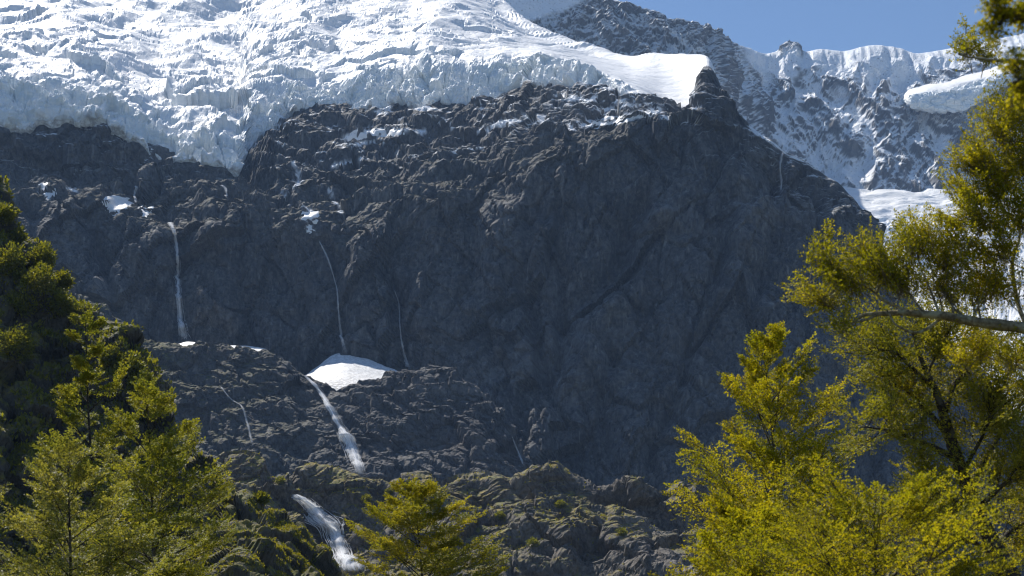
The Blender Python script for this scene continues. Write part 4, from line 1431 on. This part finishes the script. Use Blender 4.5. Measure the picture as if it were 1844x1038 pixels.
# ------------------------------------------------------------------ bush on the left hillside
def leaf_cloud(rg, C, rad, n, size, up=0.6):
    """leaf sprays scattered through the outer part of lumpy crowns"""
    o = unit(rg.normal(0, 1, (n, 3)))
    r = rg.random(n) ** 0.4
    lump = 0.72 + 0.38 * perlin((o * 1.9 + C[0] * 0.37).astype(np.float32), 500) + 0.25 * perlin((o * 4.1 + C[1] * 0.3).astype(np.float32), 501)
    p = C + o * (r * lump)[:, None] * np.array(rad)
    d = unit(o + rg.normal(0, 0.6, (n, 3)) + np.array([0, 0, up]))
    nn = unit(rg.normal(0, 0.5, (n, 3)) + np.array([0, -0.2, 0.8]))
    X = unit(np.cross(d, nn))
    ln = size * rg.uniform(0.6, 1.3, n)[:, None]
    return np.stack([p, p + d * ln * 0.5 + X * ln * 0.36, p + d * ln, p + d * ln * 0.5 - X * ln * 0.36], 1).reshape(-1, 3)

bush_tab = [
    ((18, 470), 42, 'large round bush at the left edge of the dark hillside'), ((76, 462), 34, 'round bush standing out on the hillside skyline'),
    ((72, 505), 40, 'bush just below the round skyline bush'), ((112, 505), 26, 'smaller bush right of the round skyline bush'),
    ((104, 545), 34, 'dark bush on the lower skyline of the hillside'), ((128, 560), 18, 'little bush at the end of the upper skyline'),
    ((40, 545), 40, 'dark bush in the middle of the upper hillside'), ((8, 385), 26, 'bush high up at the left edge'), ((30, 425), 22, 'small bush under the highest skyline'),
    ((235, 660), 34, 'rounded bush on the spur below the grassy ridge'), ((250, 690), 26, 'bush at the tip of the spur above the broad beech'), ((200, 640), 26, 'bush behind the top of the tallest left beech'),
    ((30, 620), 44, 'shaded bush low on the left hillside'),
]
for k, ((px, py), rp, lab) in enumerate(bush_tab):
    h = hit(px, py + rp * 0.7)
    p = h[0] if h is not None and h[0].y < 260 else Vector(at(px, py + rp * 0.7, 172))
    r = rp / FPX * p.y
    rg = np.random.default_rng(700 + k)
    base = np.array(p)
    root = obj('bush', None, None, None, lab, 'bush', 'bushes on the dark hillside', None, tuple(base - np.array([0, 0, 0.3])))
    T = Tree(800 + k)
    for j in range(5):
        e = np.array([rg.normal(0, 0.4) * r, rg.normal(0, 0.3) * r, r * rg.uniform(0.7, 1.2)])
        T.limb([(0, 0, 0), e * 0.5 + np.array([0, 0, 0.1 * r]), e], 0.05 * r, 0.015 * r, 0.05, 7)
    obj('stem', mesh_np('stem', np.concatenate(T.wv), np.concatenate(T.wf), True), BARK, root)
    V = leaf_cloud(rg, np.array([0, -0.1 * r, r * 0.8]), (r * 1.0, r * 0.9, r * 0.95), 2400, 0.30)
    obj('crown', mesh_np('crown', V, np.arange(len(V)).reshape(-1, 4)), LEAF_BUSH, root)

def tufts(name, Q, n, size, seed, label, mat, keep, lean=0.5):
    rg = np.random.default_rng(seed)
    nu, nv = Q.shape[:2]
    N = grid_normals(Q)
    if N[..., 1].mean() > 0:
        N = -N
    i = rg.integers(0, nu - 1, n)
    j = rg.integers(0, nv - 1, n)
    a, b = rg.random((2, n, 1))
    P = Q[i, j] * (1 - a) * (1 - b) + Q[i + 1, j] * a * (1 - b) + Q[i, j + 1] * (1 - a) * b + Q[i + 1, j + 1] * a * b
    ok = keep(P, N[i, j], rg)
    P, NN = P[ok], N[i, j][ok]
    k = 5
    P = np.repeat(P, k, 0)
    NN = np.repeat(NN, k, 0)
    m = len(P)
    d = unit(NN * 0.5 + np.array([0, 0, 0.7]) + rg.normal(0, lean, (m, 3)))
    X = unit(np.cross(d, rg.normal(0, 1, (m, 3))))
    ln = size * rg.uniform(0.5, 1.4, m)[:, None]
    P = P + rg.normal(0, size * 0.4, (m, 3))
    V = np.stack([P - d * ln * 0.2, P + d * ln * 0.5 + X * ln * 0.3, P + d * ln, P + d * ln * 0.5 - X * ln * 0.3], 1).reshape(-1, 3)
    o = obj(name, mesh_np(name, V, np.arange(len(V)).reshape(-1, 4)), mat, label=label, kind='stuff')
    return o

tufts('undergrowth', HILL_Q[:242], 12000, 0.46, 61, 'low scrub covering the dark left hillside', LEAF_BUSH,
      lambda P, N, rg: (fbm(P, 9, 3, seed=610) + rg.normal(0, 0.12, len(P)) > -0.1) & (N[:, 2] > 0.1))
GRASS = leaf_mat('tussock', (0.13, 0.135, 0.02), (0.21, 0.20, 0.03), (0.28, 0.24, 0.06), 0.2, 0.5)
tufts('grass_bank', HILL_Q[230:], 14000, 0.14, 62, 'tussock grass on the sunny bank at the bottom left', GRASS,
      lambda P, N, rg: (fbm(P, 5, 3, seed=620) > -0.12) & (N[:, 2] > 0.2))

tufts('bluff_grass', BLUFF_Q, 9000, 0.34, 63, 'yellow green grass and moss tufts on the valley bluffs', GRASS,
      lambda P, N, rg: (fbm(P, 9, 3, seed=630) + rg.normal(0, 0.1, len(P)) > 0.12) & (N[:, 2] > 0.5), 0.35)

# low shrubs dotted over the bluffs
for k, (px, py, rp, lab) in enumerate([
        (505, 872, 11, 'small shrub on the bluff top left of the cascade'), (660, 905, 12, 'small shrub on the dark bluff right of the cascade'),
        (470, 905, 15, 'shrub on the grassy bluff above the sunny bank'), (900, 935, 11, 'small shrub low on the bluffs right of the centre beech'),
        (1010, 915, 12, 'shrub in the hollow of the right bluffs'), (1120, 965, 12, 'low shrub near the golden beeches on the bluffs'),
        (700, 890, 9, 'tiny shrub on the skyline between cascade and centre beech'), (960, 985, 13, 'shrub at the bottom edge of the right bluffs')]):
    h = hit(px, py)
    if h is None:
        continue
    r_ = rp / FPX * h[0].y
    rg = np.random.default_rng(1700 + k)
    root = obj('bush', None, None, None, lab, 'bush', 'shrubs on the bluffs', None, tuple(h[0] - Vector((0, 0, 0.2))))
    T = Tree(1800 + k)
    for j in range(4):
        e = np.array([rg.normal(0, 0.4) * r_, rg.normal(0, 0.3) * r_, r_ * rg.uniform(0.7, 1.1)])
        T.limb([(0, 0, 0), e * 0.5, e], 0.05 * r_, 0.015 * r_, 0.03, 5)
    obj('stem', mesh_np('stem', np.concatenate(T.wv), np.concatenate(T.wf), True), BARK, root)
    V = leaf_cloud(rg, np.array([0, -0.1 * r_, r_ * 0.65]), (r_ * 1.1, r_ * 0.9, r_ * 0.75), 700, 0.36)
    obj('crown', mesh_np('crown', V, np.arange(len(V)).reshape(-1, 4)), LEAF_BUSH, root)

# ------------------------------------------------------------------ mountain air
hz = NT('mountain_air')
pv = hz.n('VolumePrincipled')
pv.inputs['Color'].default_value = (0.40, 0.62, 1.0, 1)
pv.inputs['Density'].default_value = 8.5e-5
pv.inputs['Anisotropy'].default_value = 0.0
hz.t.links.new(pv.outputs[0], hz.out.inputs['Volume'])
x0, x1, y0, y1, z0, z1 = -13000, 13000, -13000, 17000, -36, 1010
hv = np.array([(x, y, z) for z in (z0, z1) for y in (y0, y1) for x in (x0, x1)], float)
hf = np.array([(0, 2, 3, 1), (4, 5, 7, 6), (0, 1, 5, 4), (2, 6, 7, 3), (0, 4, 6, 2), (1, 3, 7, 5)])
obj('haze', mesh_np('haze', hv, hf), hz.mat, label='thin blue mountain air filling the valley', kind='stuff')
